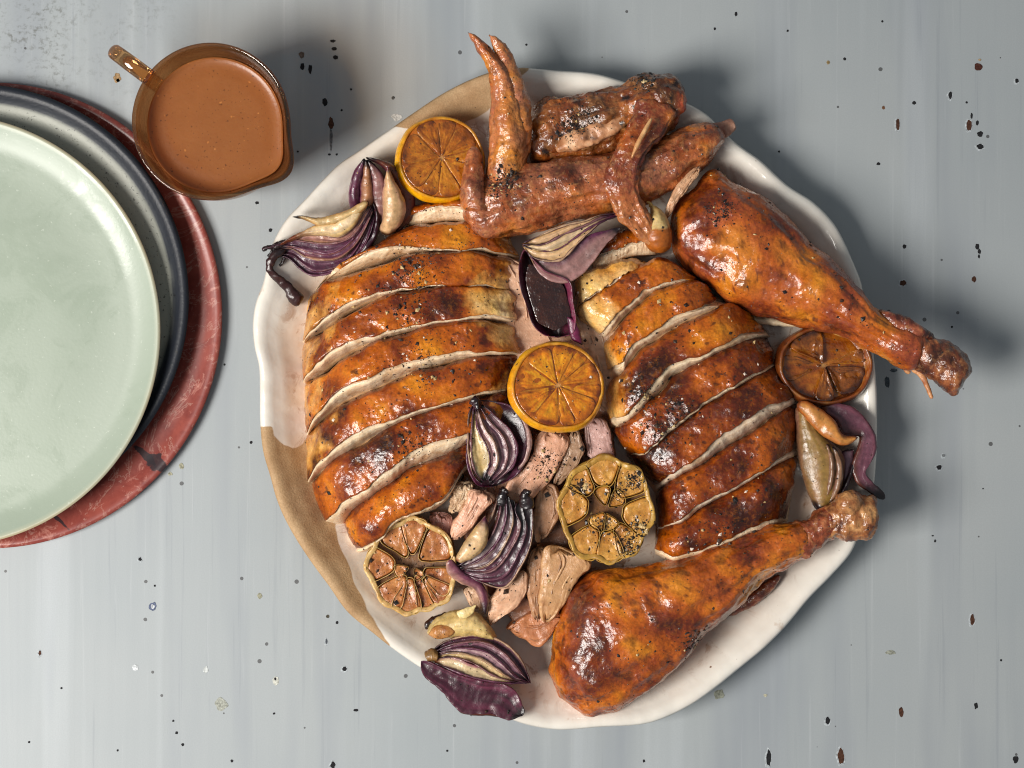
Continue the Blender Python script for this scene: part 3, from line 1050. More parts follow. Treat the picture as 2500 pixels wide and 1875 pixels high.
LB = {  # front edge, where the pale cut face begins
    1: [(800, 672), (850, 638), (898, 614), (944, 606), (1025, 606), (1107, 608), (1188, 608), (1262, 624)],
    2: [(738, 835), (760, 806), (790, 780), (845, 742), (917, 718), (971, 708), (1039, 697), (1107, 691), (1175, 694), (1255, 706)],
    3: [(738, 930), (748, 912), (766, 890), (800, 862), (836, 842), (917, 817), (971, 806), (1052, 788), (1161, 774), (1202, 771), (1262, 782)],
    4: [(746, 1056), (756, 1034), (790, 990), (836, 949), (893, 925), (944, 900), (1025, 880), (1107, 866), (1161, 858), (1215, 856), (1262, 862)],
    5: [(752, 1172), (764, 1146), (799, 1112), (836, 1080), (881, 1055), (926, 1037), (971, 1022), (1001, 1008), (1062, 990), (1122, 975), (1170, 962), (1240, 948)],
    6: [(790, 1276), (806, 1260), (830, 1237), (881, 1204), (941, 1156), (1001, 1108), (1062, 1084), (1122, 1063), (1170, 1046), (1220, 1030)],
    7: [(868, 1342), (893, 1337), (926, 1316), (971, 1262), (1016, 1247), (1062, 1231), (1092, 1204), (1122, 1150), (1160, 1120)],
}
LTOP = {1: 165, 2: 188, 3: 204, 4: 212, 5: 208, 6: 194, 7: 165}
ORD = ['first', 'second', 'third', 'fourth', 'fifth', 'sixth', 'seventh', 'eighth', 'ninth', 'tenth']
LGRP, RGRP = 'slices of the left turkey breast', 'slices of the right turkey breast'
# the hidden first slice behind, nearly all cut face
turkey_slice([(985, 520), (1040, 500), (1090, 492), (1150, 500), (1200, 520)], [(985, 532), (1030, 514), (1085, 503), (1150, 508), (1205, 530)],
             [(985, 550), (1040, 545), (1090, 538), (1150, 545), (1220, 570)], zdome(70, 150, 110), 'topmost pale slice of the left turkey breast, half hidden under the wing',
             LGRP, 1.3, 0.1, drop=46, bulge=4, tilt=4)
LPOS = {1: 'browned turkey slice beside the pointed onion wedge, second from the top of the left breast',
        2: 'third turkey slice from the top of the left breast, below the longest pale cut',
        3: 'fourth turkey slice from the top of the left breast, pale at its right end',
        4: 'fifth turkey slice from the top of the left breast, level with the centre lemon',
        5: 'sixth turkey slice from the top of the left breast, ending at the halved onion',
        6: 'seventh turkey slice of the left breast, second from its lower end',
        7: 'lowest turkey slice of the left breast, above the garlic'}
for i in range(1, 8):
    C = LA[i + 1] if i < 7 else [(868, 1350), (893, 1346), (930, 1322), (975, 1272), (1016, 1256), (1066, 1240), (1098, 1212), (1128, 1160), (1165, 1126)]
    wide = 62 if i not in (2, 3) else 55
    pf = (lambda i: lambda U, Vv: 0.95 * sstep(U + 0.05 * np.sin(Vv * 3 + i * 2), (0.90, 0.86, 0.80, 0.74, 0.84, 0.92, 0.95, 0.95)[i], 1.04) + 0.25 * sstep(U, 0.22, 0.0))(i)
    if i >= 6:
        pf = lambda U, Vv: 0.2 * sstep(U, 0.9, 1.0)
    turkey_slice(LA[i], LB[i], C, zdome(52, LTOP[i], LTOP[i] - (85 if i < 6 else 50), 0.46, 0.32), LPOS[i], LGRP, 2.7 * i, bias=(0.02, -0.06, 0.0, 0.0, 0.0, 0.07, 0.10, 0.06)[i],
                 pale_fn=pf, drop=wide + 34, bulge=5 if i < 7 else 22, tilt=9)

RA = {
    1: [(1405, 700), (1416, 672), (1450, 656), (1482, 646), (1532, 636), (1580, 644)],
    2: [(1412, 790), (1412, 755), (1449, 725), (1499, 689), (1545, 662), (1582, 643), (1610, 636), (1660, 650), (1700, 676)],
    3: [(1466, 850), (1482, 832), (1502, 808), (1532, 772), (1565, 745), (1608, 712), (1648, 699), (1711, 690), (1735, 712)],
    4: [(1476, 965), (1500, 935), (1522, 920), (1542, 891), (1565, 858), (1608, 832), (1681, 792), (1747, 762), (1790, 745), (1840, 768)],
    5: [(1492, 1055), (1525, 1040), (1548, 1028), (1582, 991), (1615, 960), (1641, 928), (1664, 917), (1747, 868), (1797, 848), (1880, 822)],
    6: [(1535, 1112), (1563, 1112), (1593, 1092), (1623, 1068), (1684, 1017), (1714, 993), (1756, 971), (1785, 953), (1835, 924), (1900, 890)],
    7: [(1600, 1204), (1614, 1197), (1651, 1170), (1712, 1137), (1772, 1101), (1832, 1062), (1892, 1019), (1945, 985)],
    8: [(1606, 1292), (1636, 1279), (1656, 1278), (1714, 1238), (1772, 1206), (1832, 1172), (1877, 1143), (1948, 1112)],
}
RB = {
    1: [(1405, 765), (1409, 755), (1449, 722), (1499, 686), (1540, 662), (1575, 648)],
    2: [(1462, 826), (1499, 775), (1548, 732), (1582, 706), (1641, 686), (1680, 682), (1708, 690)],
    3: [(1480, 905), (1515, 888), (1542, 851), (1582, 818), (1648, 775), (1714, 744), (1750, 730)],
    4: [(1486, 1026), (1525, 1012), (1548, 990), (1582, 950), (1615, 913), (1648, 884), (1714, 864), (1780, 834), (1814, 818), (1872, 806)],
    5: [(1540, 1108), (1561, 1109), (1591, 1088), (1621, 1064), (1682, 1012), (1712, 988), (1754, 967), (1780, 950), (1830, 920), (1895, 886)],
    6: [(1596, 1186), (1605, 1182), (1636, 1161), (1682, 1131), (1727, 1098), (1766, 1065), (1802, 1040), (1862, 1000), (1908, 982), (1943, 968)],
    7: [(1604, 1288), (1621, 1284), (1651, 1274), (1712, 1232), (1772, 1199), (1832, 1166), (1892, 1130), (1948, 1096)],
    8: [(1598, 1340), (1640, 1362), (1690, 1352), (1745, 1332), (1802, 1306), (1860, 1285), (1918, 1262)],
}
RTOP = {1: 168, 2: 186, 3: 200, 4: 212, 5: 214, 6: 208, 7: 196, 8: 172}
RLAB = {1: 'small pale turkey slice beside the dark onion cup',
        2: 'golden turkey slice of the right breast directly below the pale small slice',
        3: 'third browned turkey slice from the top of the right breast',
        4: 'turkey slice of the right breast starting at the centre lemon, a long peppered cut below',
        5: 'glossy dark red turkey slice in the middle of the right breast',
        6: 'blistered turkey slice of the right breast above the wide dark gap',
        7: 'turkey slice of the right breast just below the wide dark gap',
        8: 'lowest turkey slice of the right breast, against the lower drumstick'}
turkey_slice([(1440, 600), (1490, 580), (1540, 560), (1600, 556)], [(1452, 632), (1490, 610), (1540, 592), (1605, 585)],
             [(1450, 668), (1490, 645), (1540, 625), (1605, 620)], zdome(100, 150, 110, .2, .2), 'topmost turkey slice of the right breast, tucked under the wing tip',
             RGRP, 31.0, 0.08, drop=40, bulge=6, tilt=4)
for i in range(1, 9):
    C = RA[i + 1] if i < 8 else [(1600, 1352), (1640, 1372), (1690, 1362), (1745, 1342), (1805, 1316), (1865, 1295), (1924, 1272)]
    pf = (lambda i: lambda U, Vv: (0.9 if i < 3 else 0.55) * sstep(U, 0.35 if i < 3 else 0.2, 0.0))(i)
    if i == 1:
        pf = lambda U, Vv: 0.8 - 0.4 * U
    if i >= 5:
        pf = None
    dr = {6: 90, 4: 64}.get(i, 58)
    face = dict(base=lin(238, 218, 192), shade=lin(206, 172, 138)) if i in (6, 7) else None
    turkey_slice(RA[i], RB[i], C, zdome(95, RTOP[i], 62 if i > 3 else 110, 0.25, 0.30), RLAB[i], RGRP, 40 + 2.3 * i,
                 bias=(0, -.06, -0.04, 0.02, 0.03, 0.18, 0.20, 0.15, 0.14)[i], pale_fn=pf, drop=dr + 34, bulge=5 if i < 8 else 20, tilt=9, face=face)


# ------------------------------------------------------------------ drumsticks
def leg_col(bias, tint_amt, knuckle):
    def f(P, U, Cs, Sn, seed):
        c = skin_col(P, bias, 0.0 * U, seed, (np.array(lin(190, 96, 72)), tint_amt * np.ones(U.shape)), 0.5)
        k = sstep(U, knuckle - 0.06, knuckle + 0.06)
        c = mixc(c, ramp(0.5 + fbm(P, 26, 3, seed + 3), [(0, lin(62, 30, 20)), (0.6, lin(126, 62, 34)), (1, lin(176, 106, 60))]), k)
        return c
    return f


D1 = thing('turkey_drumstick', 'browned turkey drumstick at the upper right, its bone jutting past the platter', 'drumstick', Q([(1850, 640)], 40)[0], 'turkey drumsticks')
loft('leg_meat', [(1652, 600), (1641, 548), (1649, 500), (1693, 455), (1740, 417), (1787, 443), (1862, 492), (1921, 541), (1959, 586), (2030, 642), (2086, 703), (2120, 742), (2160, 766), (2215, 792), (2260, 812)],
     [(1650, 604), (1664, 635), (1682, 657), (1731, 694), (1779, 743), (1839, 774), (1899, 784), (1955, 795), (2010, 808), (2048, 820), (2090, 840), (2130, 858), (2161, 872), (2200, 888), (2232, 898)],
     [104, 110, 115, 125, 150, 165], [60, 95, 105, 100, 72, 52], [66, 74, 78, 78, 52, 45], M_SKIN, leg_col(-0.06, 0.28, 1.2), D1, seed=61.0,
     N=200, M=90, r0=0.06, r1=0.02, disp=[(15, 170), (5, 60), (1.2, 20)], ridge=[(5, 2.5, 2.2), (2.2, 5, 6)])
loft('bone_end', [(2225, 795), (2270, 822), (2300, 832), (2340, 847), (2366, 870), (2376, 892)], [(2205, 880), (2240, 905), (2284, 935), (2329, 966), (2345, 942), (2366, 915)],
     [165, 172, 178, 178], [46, 48, 52, 40], [42, 44, 50, 40], M_WINGSKIN, lambda P, U, Cs, Sn, s: mixc(ramp(0.5 + fbm(P, 30, 3, s), [(0, lin(50, 24, 16)), (0.55, lin(112, 56, 32)), (1, lin(168, 100, 58))]), np.array(CHAR), sstep(U, 0.8, 1.0) * 0.7),
     D1, seed=62.0, N=80, M=48, r0=0.05, r1=0.25, disp=[(10, 50), (4, 20)])
loft('torn_skin', [(2140, 752), (2160, 757), (2205, 768), (2250, 795), (2286, 824)], [(2150, 785), (2180, 808), (2215, 822), (2250, 836), (2282, 838)],
     [180, 196, 200, 186], 14, 14, M_WINGSKIN, lambda P, U, Cs, Sn, s: ramp(0.5 + fbm(P, 34, 3, s), [(0, lin(52, 22, 18)), (0.6, lin(116, 50, 34)), (1, lin(166, 90, 60))]),
     D1, seed=63.0, N=60, M=26, r0=0.1, r1=0.1, disp=[(5, 30)])
for path, w, zz in (([(2225, 898), (2247, 912), (2262, 940), (2276, 974)], [8, 8, 6, 5], [140, 142, 150, 156]), ([(2205, 885), (2212, 902), (2222, 912)], [7, 6, 5], [140, 140, 138])):
    e1, e2 = tube_edges(path, w)
    loft('tendon', e1, e2, zz, 6, 6, M_MEAT, lambda P, U, Cs, Sn, s: ramp(0.5 + fbm(P, 22, 2, s), [(0, lin(160, 92, 56)), (1, lin(214, 156, 104))]), D1, seed=64.0, N=30, M=14, disp=[(1.5, 14)])
loft('meat_flap', [(1775, 742), (1839, 768), (1900, 780), (1960, 792)], [(1772, 752), (1825, 785), (1895, 795), (1960, 800)], 80, 10, 24, M_MEAT,
     lambda P, U, Cs, Sn, s: meat_col(P, U, Cs, s), D1, seed=65.0, N=50, M=18, disp=[(3, 20)])

D2 = thing('turkey_drumstick', 'plump glossy turkey drumstick at the lower right, its knuckle by the red onion', 'drumstick', Q([(1560, 1550)], 40)[0], 'turkey drumsticks')
loft('leg_meat', [(1353, 1700), (1341, 1638), (1361, 1557), (1381, 1475), (1406, 1427), (1450, 1396), (1520, 1386), (1600, 1374), (1680, 1356), (1748, 1325), (1829, 1296), (1910, 1280), (1965, 1270)],
     [(1366, 1716), (1394, 1728), (1434, 1746), (1475, 1740), (1530, 1726), (1580, 1690), (1625, 1648), (1670, 1604), (1727, 1538), (1785, 1490), (1849, 1420), (1908, 1386), (1990, 1352)],
     [92, 112, 118, 120, 128, 140], [50, 100, 118, 108, 76, 52], [54, 74, 78, 78, 60, 50], M_SKIN, leg_col(-0.02, 0.14, 1.2), D2, seed=71.0,
     N=200, M=96, r0=0.08, r1=0.02, disp=[(16, 170), (6, 62), (1.2, 20)], ridge=[(6, 2.5, 2.2), (2.2, 5, 6)])
loft('shank', [(1900, 1288), (1935, 1276), (1965, 1268), (1992, 1248), (2024, 1228)], [(1935, 1368), (1965, 1366), (1988, 1352), (2008, 1330), (2040, 1314)], [135, 146, 152, 152], [50, 46, 40, 38], [46, 46, 44, 40], M_WINGSKIN,
     lambda P, U, Cs, Sn, s: ramp(0.5 + fbm(P, 34, 3, s), [(0, lin(88, 34, 18)), (0.6, lin(148, 70, 38)), (1, lin(192, 120, 76))]), D2, seed=72.0, N=60, M=40, r0=0.1, r1=0.05, disp=[(7, 30), (3, 12)])
loft('bone_end', [(2005, 1245), (2030, 1224), (2053, 1202), (2085, 1193), (2108, 1212), (2132, 1212), (2140, 1250)], [(2010, 1322), (2032, 1314), (2060, 1318), (2085, 1322), (2112, 1318), (2132, 1308), (2143, 1290)],
     [152, 158, 160, 158], [38, 44, 46, 32], [44, 46, 46, 34], M_WINGSKIN, lambda P, U, Cs, Sn, s: ramp(0.45 + fbm(P, 30, 3, s), [(0, lin(92, 46, 24)), (0.55, lin(152, 92, 48)), (1, lin(206, 152, 96))]),
     D2, seed=73.0, N=80, M=48, r0=0.05, r1=0.16, disp=[(9, 42), (4, 18)])
loft('knuckle', [(2036, 1236), (2050, 1206), (2080, 1196), (2104, 1212)], [(2050, 1262), (2072, 1262), (2096, 1252), (2108, 1232)], [186, 190, 186], [22, 28, 20], 24, M_WINGSKIN,
     lambda P, U, Cs, Sn, s: ramp(0.5 + fbm(P, 30, 3, s), [(0, lin(150, 92, 50)), (1, lin(198, 146, 92))]), D2, seed=74.0, N=40, M=28, r0=0.25, r1=0.25, disp=[(3, 20)])
loft('torn_skin', [(1900, 1400), (1850, 1432), (1800, 1470), (1775, 1500)], [(1908, 1412), (1880, 1450), (1830, 1485), (1785, 1506)], [84, 80, 66, 56], 12, 16, M_WINGSKIN,
     lambda P, U, Cs, Sn, s: ramp(0.5 + fbm(P, 34, 3, s), [(0, lin(70, 26, 16)), (1, lin(140, 66, 40))]), D2, seed=75.0, N=50, M=20, disp=[(4, 26)])


# ------------------------------------------------------------------ wings
def wing_col(bias, pink=0.35, char=0.6):
    def f(P, U, Cs, Sn, seed):
        c = skin_col(P, bias - 0.02, 0.0 * U, seed, (np.array(lin(182, 114, 82)), (pink + 0.2) * np.ones(U.shape)), char)
        return c
    return f


W1 = thing('turkey_wing', 'long front turkey wing with its tip pointing up past the platter rim', 'wing', Q([(1430, 470)], 60)[0], 'turkey wings')
loft('wing_arm', [(1135, 520), (1140, 470), (1180, 430), (1230, 410), (1286, 400), (1355, 394), (1423, 388), (1492, 378), (1561, 359), (1620, 333), (1681, 304), (1715, 302), (1746, 314), (1757, 335)],
     [(1136, 526), (1149, 560), (1180, 587), (1224, 582), (1286, 572), (1340, 554), (1400, 536), (1458, 524), (1509, 510), (1571, 493), (1630, 469), (1680, 436), (1730, 396), (1757, 345)],
     [110, 120, 125, 125, 125, 118], [60, 76, 80, 78, 74, 60], [60, 70, 75, 75, 70, 60], M_WINGSKIN, wing_col(-0.06, 0.40), W1, seed=81.0, N=190, M=80, r0=0.05, r1=0.05, disp=[(16, 120), (4, 45), (1.2, 16)], ridge=[(8, 2.2, 1.8), (2.5, 5, 5)])
loft('wing_tip', [(1188, 470), (1192, 430), (1193, 394), (1198, 290), (1200, 205), (1186, 153), (1166, 119), (1138, 80)],
     [(1280, 440), (1284, 400), (1290, 330), (1278, 250), (1252, 185), (1226, 150), (1190, 112), (1146, 76)],
     [150, 165, 175, 185, 195], [46, 48, 40, 30, 14], [60, 60, 44, 30, 14], M_WINGSKIN, wing_col(-0.14, 0.62, 0.35), W1, seed=82.0, N=120, M=44, r0=0.05, r1=0.04, disp=[(6, 60), (2, 22)], ridge=[(5, 1.6, 2), (2, 5, 5)])
loft('wing_finger', [(1240, 410), (1252, 330), (1240, 260), (1225, 190), (1214, 150), (1198, 108), (1190, 84)], [(1288, 405), (1301, 308), (1291, 239), (1273, 187), (1253, 136), (1226, 96), (1196, 82)],
     [158, 176, 186, 194], [22, 26, 22, 12], [40, 40, 30, 14], M_WINGSKIN, wing_col(-0.12, 0.6, 0.3), W1, seed=83.0, N=110, M=36, r0=0.05, r1=0.05, disp=[(6, 50), (3, 20)])
loft('wing_thumb', [(1142, 356), (1136, 395), (1130, 430), (1124, 480), (1126, 515)], [(1172, 356), (1180, 405), (1184, 450), (1192, 490), (1200, 530)], [165, 172, 172, 160], [22, 30, 40, 44], [24, 36, 50, 60], M_WINGSKIN, wing_col(-0.12, 0.6, 0.3),
     W1, seed=84.0, N=70, M=34, r0=0.14, r1=0.06, disp=[(5, 44), (2.5, 18)])
loft('skin_flap', [(1240, 560), (1290, 552), (1340, 538), (1390, 530)], [(1238, 572), (1290, 572), (1350, 558), (1395, 540)], [96, 92, 88], 12, 16, M_WINGSKIN, wing_col(-0.1, 0.4, 0.2), W1, seed=85.0, N=50, M=20, disp=[(3, 24)])
loft('wing_end', [(1716, 308), (1740, 302), (1765, 296), (1786, 290), (1798, 308)], [(1730, 366), (1752, 354), (1772, 338), (1786, 326), (1797, 316)], [118, 122, 124], 16, 22, M_MEAT,
     lambda P, U, Cs, Sn, s: ramp(0.5 + fbm(P, 34, 3, s), [(0, lin(150, 92, 72)), (1, lin(196, 148, 122))]), W1, seed=86.0, N=50, M=26, r0=0.1, r1=0.1, disp=[(4, 24)])

W2 = thing('turkey_wing', 'charred turkey wing behind, its tip bent down across the front wing', 'wing', Q([(1480, 290)], 60)[0], 'turkey wings')
loft('wing_arm', [(1292, 330), (1298, 282), (1320, 253), (1389, 237), (1458, 225), (1520, 205), (1568, 187), (1616, 179), (1643, 187), (1664, 215), (1673, 242)],
     [(1294, 350), (1300, 388), (1372, 392), (1441, 382), (1500, 362), (1545, 340), (1580, 330), (1605, 340), (1630, 318), (1650, 300), (1668, 262)],
     [105, 115, 125, 140, 145], [40, 52, 60, 72, 60], [56, 66, 70, 70, 60], M_WINGSKIN,
     lambda P, U, Cs, Sn, s: mixc(skin_col(P, 0.08, 0.0 * U, s, (np.array(lin(150, 100, 52)), 0.5 * np.ones(U.shape)), 1.0), np.array(lin(186, 70, 40)), sstep(U, 0.86, 0.95) * sstep(Cs, 0.9, -0.3) * 0.7),
     W2, seed=91.0, N=160, M=72, r0=0.07, r1=0.06, disp=[(14, 80), (5, 34), (2, 14)], ridge=[(9, 2.2, 2.2), (3, 5, 6)])
loft('pale_flesh', [(1355, 345), (1400, 318), (1450, 300), (1500, 285), (1540, 265)], [(1362, 378), (1410, 366), (1460, 350), (1510, 322), (1550, 285)], [158, 172, 180, 176], 14, 30, M_MEAT,
     lambda P, U, Cs, Sn, s: mixc(ramp(0.5 + fbm(P, 34, 3, s), [(0, lin(150, 96, 60)), (0.6, lin(206, 150, 108)), (1, lin(228, 186, 146))]), np.array(lin(70, 40, 22)), sstep(fbm(P, 26, 3, s + 3), 0.25, 0.5) * 0.8),
     W2, seed=92.0, N=70, M=26, r0=0.15, r1=0.15, disp=[(6, 30), (2, 12)])
loft('wing_tip', [(1556, 228), (1545, 280), (1516, 338), (1488, 394), (1474, 450), (1474, 458), (1498, 505), (1510, 535), (1530, 552), (1552, 574), (1572, 590), (1592, 606)],
     [(1656, 262), (1622, 326), (1592, 358), (1568, 394), (1557, 445), (1562, 480), (1570, 505), (1588, 542), (1602, 570), (1606, 590)],
     [205, 216, 222, 214, 200, 188], [18, 16, 14, 14, 12, 8], [34, 34, 30, 26, 20, 14], M_WINGSKIN,
     lambda P, U, Cs, Sn, s: mixc(mixc(skin_col(P, 0.1, 0.0 * U, s, (np.array(lin(128, 66, 56)), 0.55 * np.ones(U.shape)), 0.2), np.array(lin(178, 106, 62)), sstep(U, 0.6, 0.72) * 0.75), np.array(lin(206, 150, 96)), sstep(U, 0.9, 1.0) * 0.6),
     W2, seed=93.0, N=130, M=44, p=0.75, r0=0.06, r1=0.06, disp=[(7, 48), (3, 20), (1.2, 9)], ridge=[(5, 2, 2), (2, 6, 5)])
e1, e2 = tube_edges([(1592, 287), (1575, 318), (1558, 350), (1542, 386)], [4, 6, 6, 3])
loft('bone', e1, e2, [250, 258, 262, 258], 7, 8, M_MEAT, lambda P, U, Cs, Sn, s: ramp(0.5 + fbm(P, 30, 2, s), [(0, lin(196, 136, 82)), (1, lin(222, 172, 118))]), W2, seed=94.0, N=30, M=14)


# ------------------------------------------------------------------ onions
PUR, PUR2, MAUVE, ONCREAM, ONGOLD, ONBLK, ONBR = lin(78, 28, 54), lin(50, 16, 34), lin(132, 84, 104), lin(226, 200, 152), lin(196, 148, 66), lin(26, 14, 18), lin(120, 62, 30)


def on_col(mid, edge, char0=0.0, char1=0.0, c0=ONBLK, c1=ONBLK, side=0, tipc=None):
    mid, edge = np.array(mid), np.array(edge)

    def f(P, U, Cs, Sn, seed):
        st = 0.5 + 0.8 * fbm(np.stack([U * 1.6, Cs * 5.5 + Sn * 1.0, U * 0 + seed], -1), 1.0, 4, seed)
        w = np.clip(np.abs(Cs) ** 2 * 0.9 + (st - 0.5) * 0.9, 0, 1) if side == 0 else np.clip(sstep(Cs * side, 0.1, 0.95) + (st - 0.5) * 0.7, 0, 1)
        c = mixc(mid, edge, w)
        c = c * (0.50 + 0.72 * st)[..., None]
        n = 0.25 * fbm(P, 24, 2, seed + 3)
        if char0:
            c = mixc(c, np.array(c0), sstep(U + n * 0.3, char0, char0 * 0.25))
        if char1:
            c = mixc(c, np.array(c1), sstep(1 - U + n * 0.3, char1, char1 * 0.25))
        return c
    return f


def petal(parent, L, R, z, top, bot, colf, seed, cup=0.0, N=70, M=26, r0=0.06, r1=0.06, disp=((2.2, 34), (1.0, 12)), name='onion_layer', p=1.0):
    return loft(name, L, R, z, top, bot, M_ONION, colf, parent, seed=seed, N=N, M=M, r0=r0, r1=r1, disp=list(disp), cup=cup, p=p, ridge=[(1.5, 1.2, 4.0)])


def layers(parent, curves, zs, cols, seed, top=13, bot=34, gap=0.0, name='onion_layer'):
    """a petal between each pair of neighbouring curves"""
    for k in range(len(curves) - 1):
        a, b = resample(curves[k], 40), resample(curves[k + 1], 40)
        m = b - a
        wob = fbm(np.stack([np.linspace(0, 4, 40), np.full(40, seed + k), np.zeros(40)], -1), 1.0, 3)[:, None] * 0.22 * np.sin(np.linspace(0, math.pi, 40))[:, None]
        petal(parent, a + m * (gap + wob), b + m * (wob * 0.5 - gap), np.asarray(zs[k]) + 3 * ((k * 7) % 3 - 1), 5, bot, cols[k], seed + k * 1.7, name=name, cup=7)
    for k in range(len(curves)):
        e1, e2 = tube_edges(resample(curves[k], 30), [1.2, 2.2, 2.6, 2.2, 1.2])
        ec = (lin(196, 160, 124), lin(140, 98, 96), lin(112, 62, 84))[k % 3]
        petal(parent, e1, e2, np.asarray(zs[min(k, len(zs) - 1)]) + 3.5, 3.0, 8, on_col(ec, PUR, 0.3, 0.3, PUR2, PUR2), seed + 50 + k, name='layer_edge', N=60, M=10, disp=((2.2, 22), (1.0, 8)))


OGRP = 'roasted red onion pieces'
# O1 upper left: shell with pale inner petal
O = thing('onion_wedge', 'roasted red onion wedge with a pale inner petal, left of the upper lemon', 'onion', Q([(930, 490)], 40)[0], OGRP)
petal(O, [(889, 386), (866, 415), (855, 450), (851, 480), (856, 520)], [(893, 388), (890, 415), (880, 450), (878, 490), (886, 525)], [150, 140, 125, 100], 20, 40, on_col(PUR, MAUVE, 0.2, 0.12), 101)
petal(O, [(889, 388), (886, 420), (880, 460), (880, 500), (892, 530)], [(898, 390), (906, 420), (912, 460), (912, 505), (910, 540)], [155, 145, 130, 105], 16, 40, on_col(lin(176, 120, 76), PUR, 0.22, 0.0), 102)
petal(O, [(892, 388), (902, 420), (908, 460), (910, 505), (916, 545)], [(905, 392), (935, 430), (946, 470), (946, 520), (944, 556)], [155, 145, 130, 105], 10, 40, on_col(lin(150, 104, 96), PUR, 0.25, 0.0), 103)
petal(O, [(890, 386), (930, 405), (955, 440), (962, 490), (958, 540), (946, 575)], [(895, 382), (948, 397), (986, 425), (1014, 480), (1010, 520), (966, 577)], [158, 150, 138, 120, 100], 14, 44, on_col(lin(126, 64, 30), PUR, 0.25, 0.15), 104)
petal(O, [(947, 404), (942, 425), (934, 476), (933, 536), (928, 563), (935, 574)], [(949, 402), (955, 425), (976, 463), (990, 500), (976, 551), (956, 574)], [190, 178, 165, 150, 128], 26, 40, on_col(lin(226, 182, 130), lin(188, 138, 110), 0.14, 0.10, lin(96, 38, 70), lin(70, 40, 16)), 105, disp=((3, 40), (1, 14)))
# O2 left wedge with long tails
O = thing('onion_wedge', 'roasted red onion wedge with curled black tails reaching over the left rim', 'onion', Q([(790, 600)], 60)[0], OGRP)
petal(O, [(714, 528), (737, 527), (775, 532), (820, 522), (859, 508), (895, 486)], [(714, 531), (740, 534), (776, 551), (823, 546), (866, 530), (902, 500)], [140, 146, 152, 158], 12, 16, on_col(lin(214, 182, 126), lin(176, 120, 58), 0.22, 0, ONBLK), 111)
petal(O, [(690, 594), (730, 568), (770, 551), (815, 540), (850, 522), (897, 490)], [(680, 598), (720, 586), (745, 577), (792, 575), (828, 577), (859, 558), (885, 518), (904, 494)], [132, 136, 140, 146, 150], 16, 30, on_col(lin(236, 206, 162), lin(214, 176, 108), 0.42, 0.06, lin(110, 52, 26)), 112, disp=((3, 50), (1.2, 14)))
cur = [[(662, 599), (699, 592), (745, 574), (792, 574), (828, 577), (859, 558), (885, 518), (903, 496)],
       [(640, 608), (675, 600), (717, 587), (755, 592), (807, 595), (854, 582), (893, 531), (908, 500)],
       [(662, 606), (690, 600), (709, 600), (755, 613), (807, 618), (844, 600), (872, 570), (910, 506)],
       [(672, 622), (690, 608), (705, 606), (745, 627), (781, 635), (828, 630), (859, 607), (900, 540), (912, 512)],
       [(676, 626), (699, 620), (717, 625), (740, 645), (768, 660), (807, 656), (849, 633), (895, 560), (914, 520)],
       [(678, 630), (691, 626), (709, 634), (730, 654), (756, 671), (792, 670), (818, 662), (862, 636), (902, 572), (916, 528)]]
layers(O, cur, [[128, 130, 134, 140], [124, 124, 128, 136], [118, 118, 122, 132], [110, 108, 112, 126], [100, 98, 102, 120]],
       [on_col(lin(150, 100, 96), lin(186, 140, 100), 0.32, 0.08), on_col(PUR, MAUVE, 0.3, 0.05), on_col(lin(104, 50, 76), lin(170, 120, 92), 0.22, 0.05), on_col(PUR, MAUVE, 0.22, 0.05), on_col(lin(92, 36, 66), PUR2, 0.16, 0.1)], 113)
petal(O, [(880, 620), (905, 570), (915, 525), (908, 495)], [(862, 640), (915, 590), (928, 530), (914, 492)], [90, 100, 115, 130], 16, 40, on_col(PUR2, ONBLK, 0.1, 0.2), 119.5)
for path, w, zz, cc, sd in (([(700, 588), (672, 600), (650, 606), (640, 612)], [7, 7, 5, 5], [130, 124, 122, 118], ONBLK, 120), ([(668, 604), (660, 618), (656, 624), (664, 622)], [4, 3, 3, 2], [118, 112, 108, 108], ONBLK, 121),
                            ([(700, 610), (680, 616), (664, 632), (658, 652), (664, 668), (686, 686), (705, 704), (716, 722), (738, 738)], [8, 10, 11, 9, 9, 11, 11, 17, 17], [112, 116, 116, 112, 104, 92, 84, 78, 74], lin(58, 24, 22), 122),
                            ([(694, 628), (690, 640), (682, 650)], [5, 4, 3], [100, 98, 98], ONBLK, 123)):
    e1, e2 = tube_edges(path, w)
    petal(O, e1, e2, zz, [x * 0.9 for x in w], [x * 0.9 for x in w], on_col(cc, lin(40, 18, 22), 0.3, 0.0), sd, name='onion_tail', N=60, M=16, disp=((2.6, 16), (1.2, 7)))
# O3 centre top wedge
O = thing('onion_wedge', 'roasted red onion wedge with a pale core under the front wing', 'onion', Q([(1400, 610)], 120)[0], OGRP)
petal(O, [(1280, 604), (1330, 634), (1369, 632), (1400, 605), (1440, 574), (1482, 562), (1512, 552)], [(1296, 630), (1316, 666), (1349, 687), (1383, 690), (1416, 673), (1449, 640), (1475, 604), (1502, 576), (1516, 562)], [190, 196, 200, 204, 200], 10, 40,
      on_col(lin(166, 122, 116), lin(84, 30, 62), 0.06, 0.16, lin(120, 80, 40), ONBLK, side=1), 131, cup=12, disp=((2, 40), (1, 14)))
cur = [[(1276, 594), (1310, 579), (1383, 549), (1432, 538), (1462, 526), (1506, 521)], [(1274, 597), (1320, 598), (1380, 570), (1434, 548), (1466, 532), (1508, 523)],
       [(1276, 600), (1312, 612), (1360, 608), (1405, 580), (1440, 556), (1508, 525)], [(1280, 606), (1296, 624), (1333, 637), (1369, 634), (1400, 606), (1437, 567), (1470, 541), (1510, 527)]]
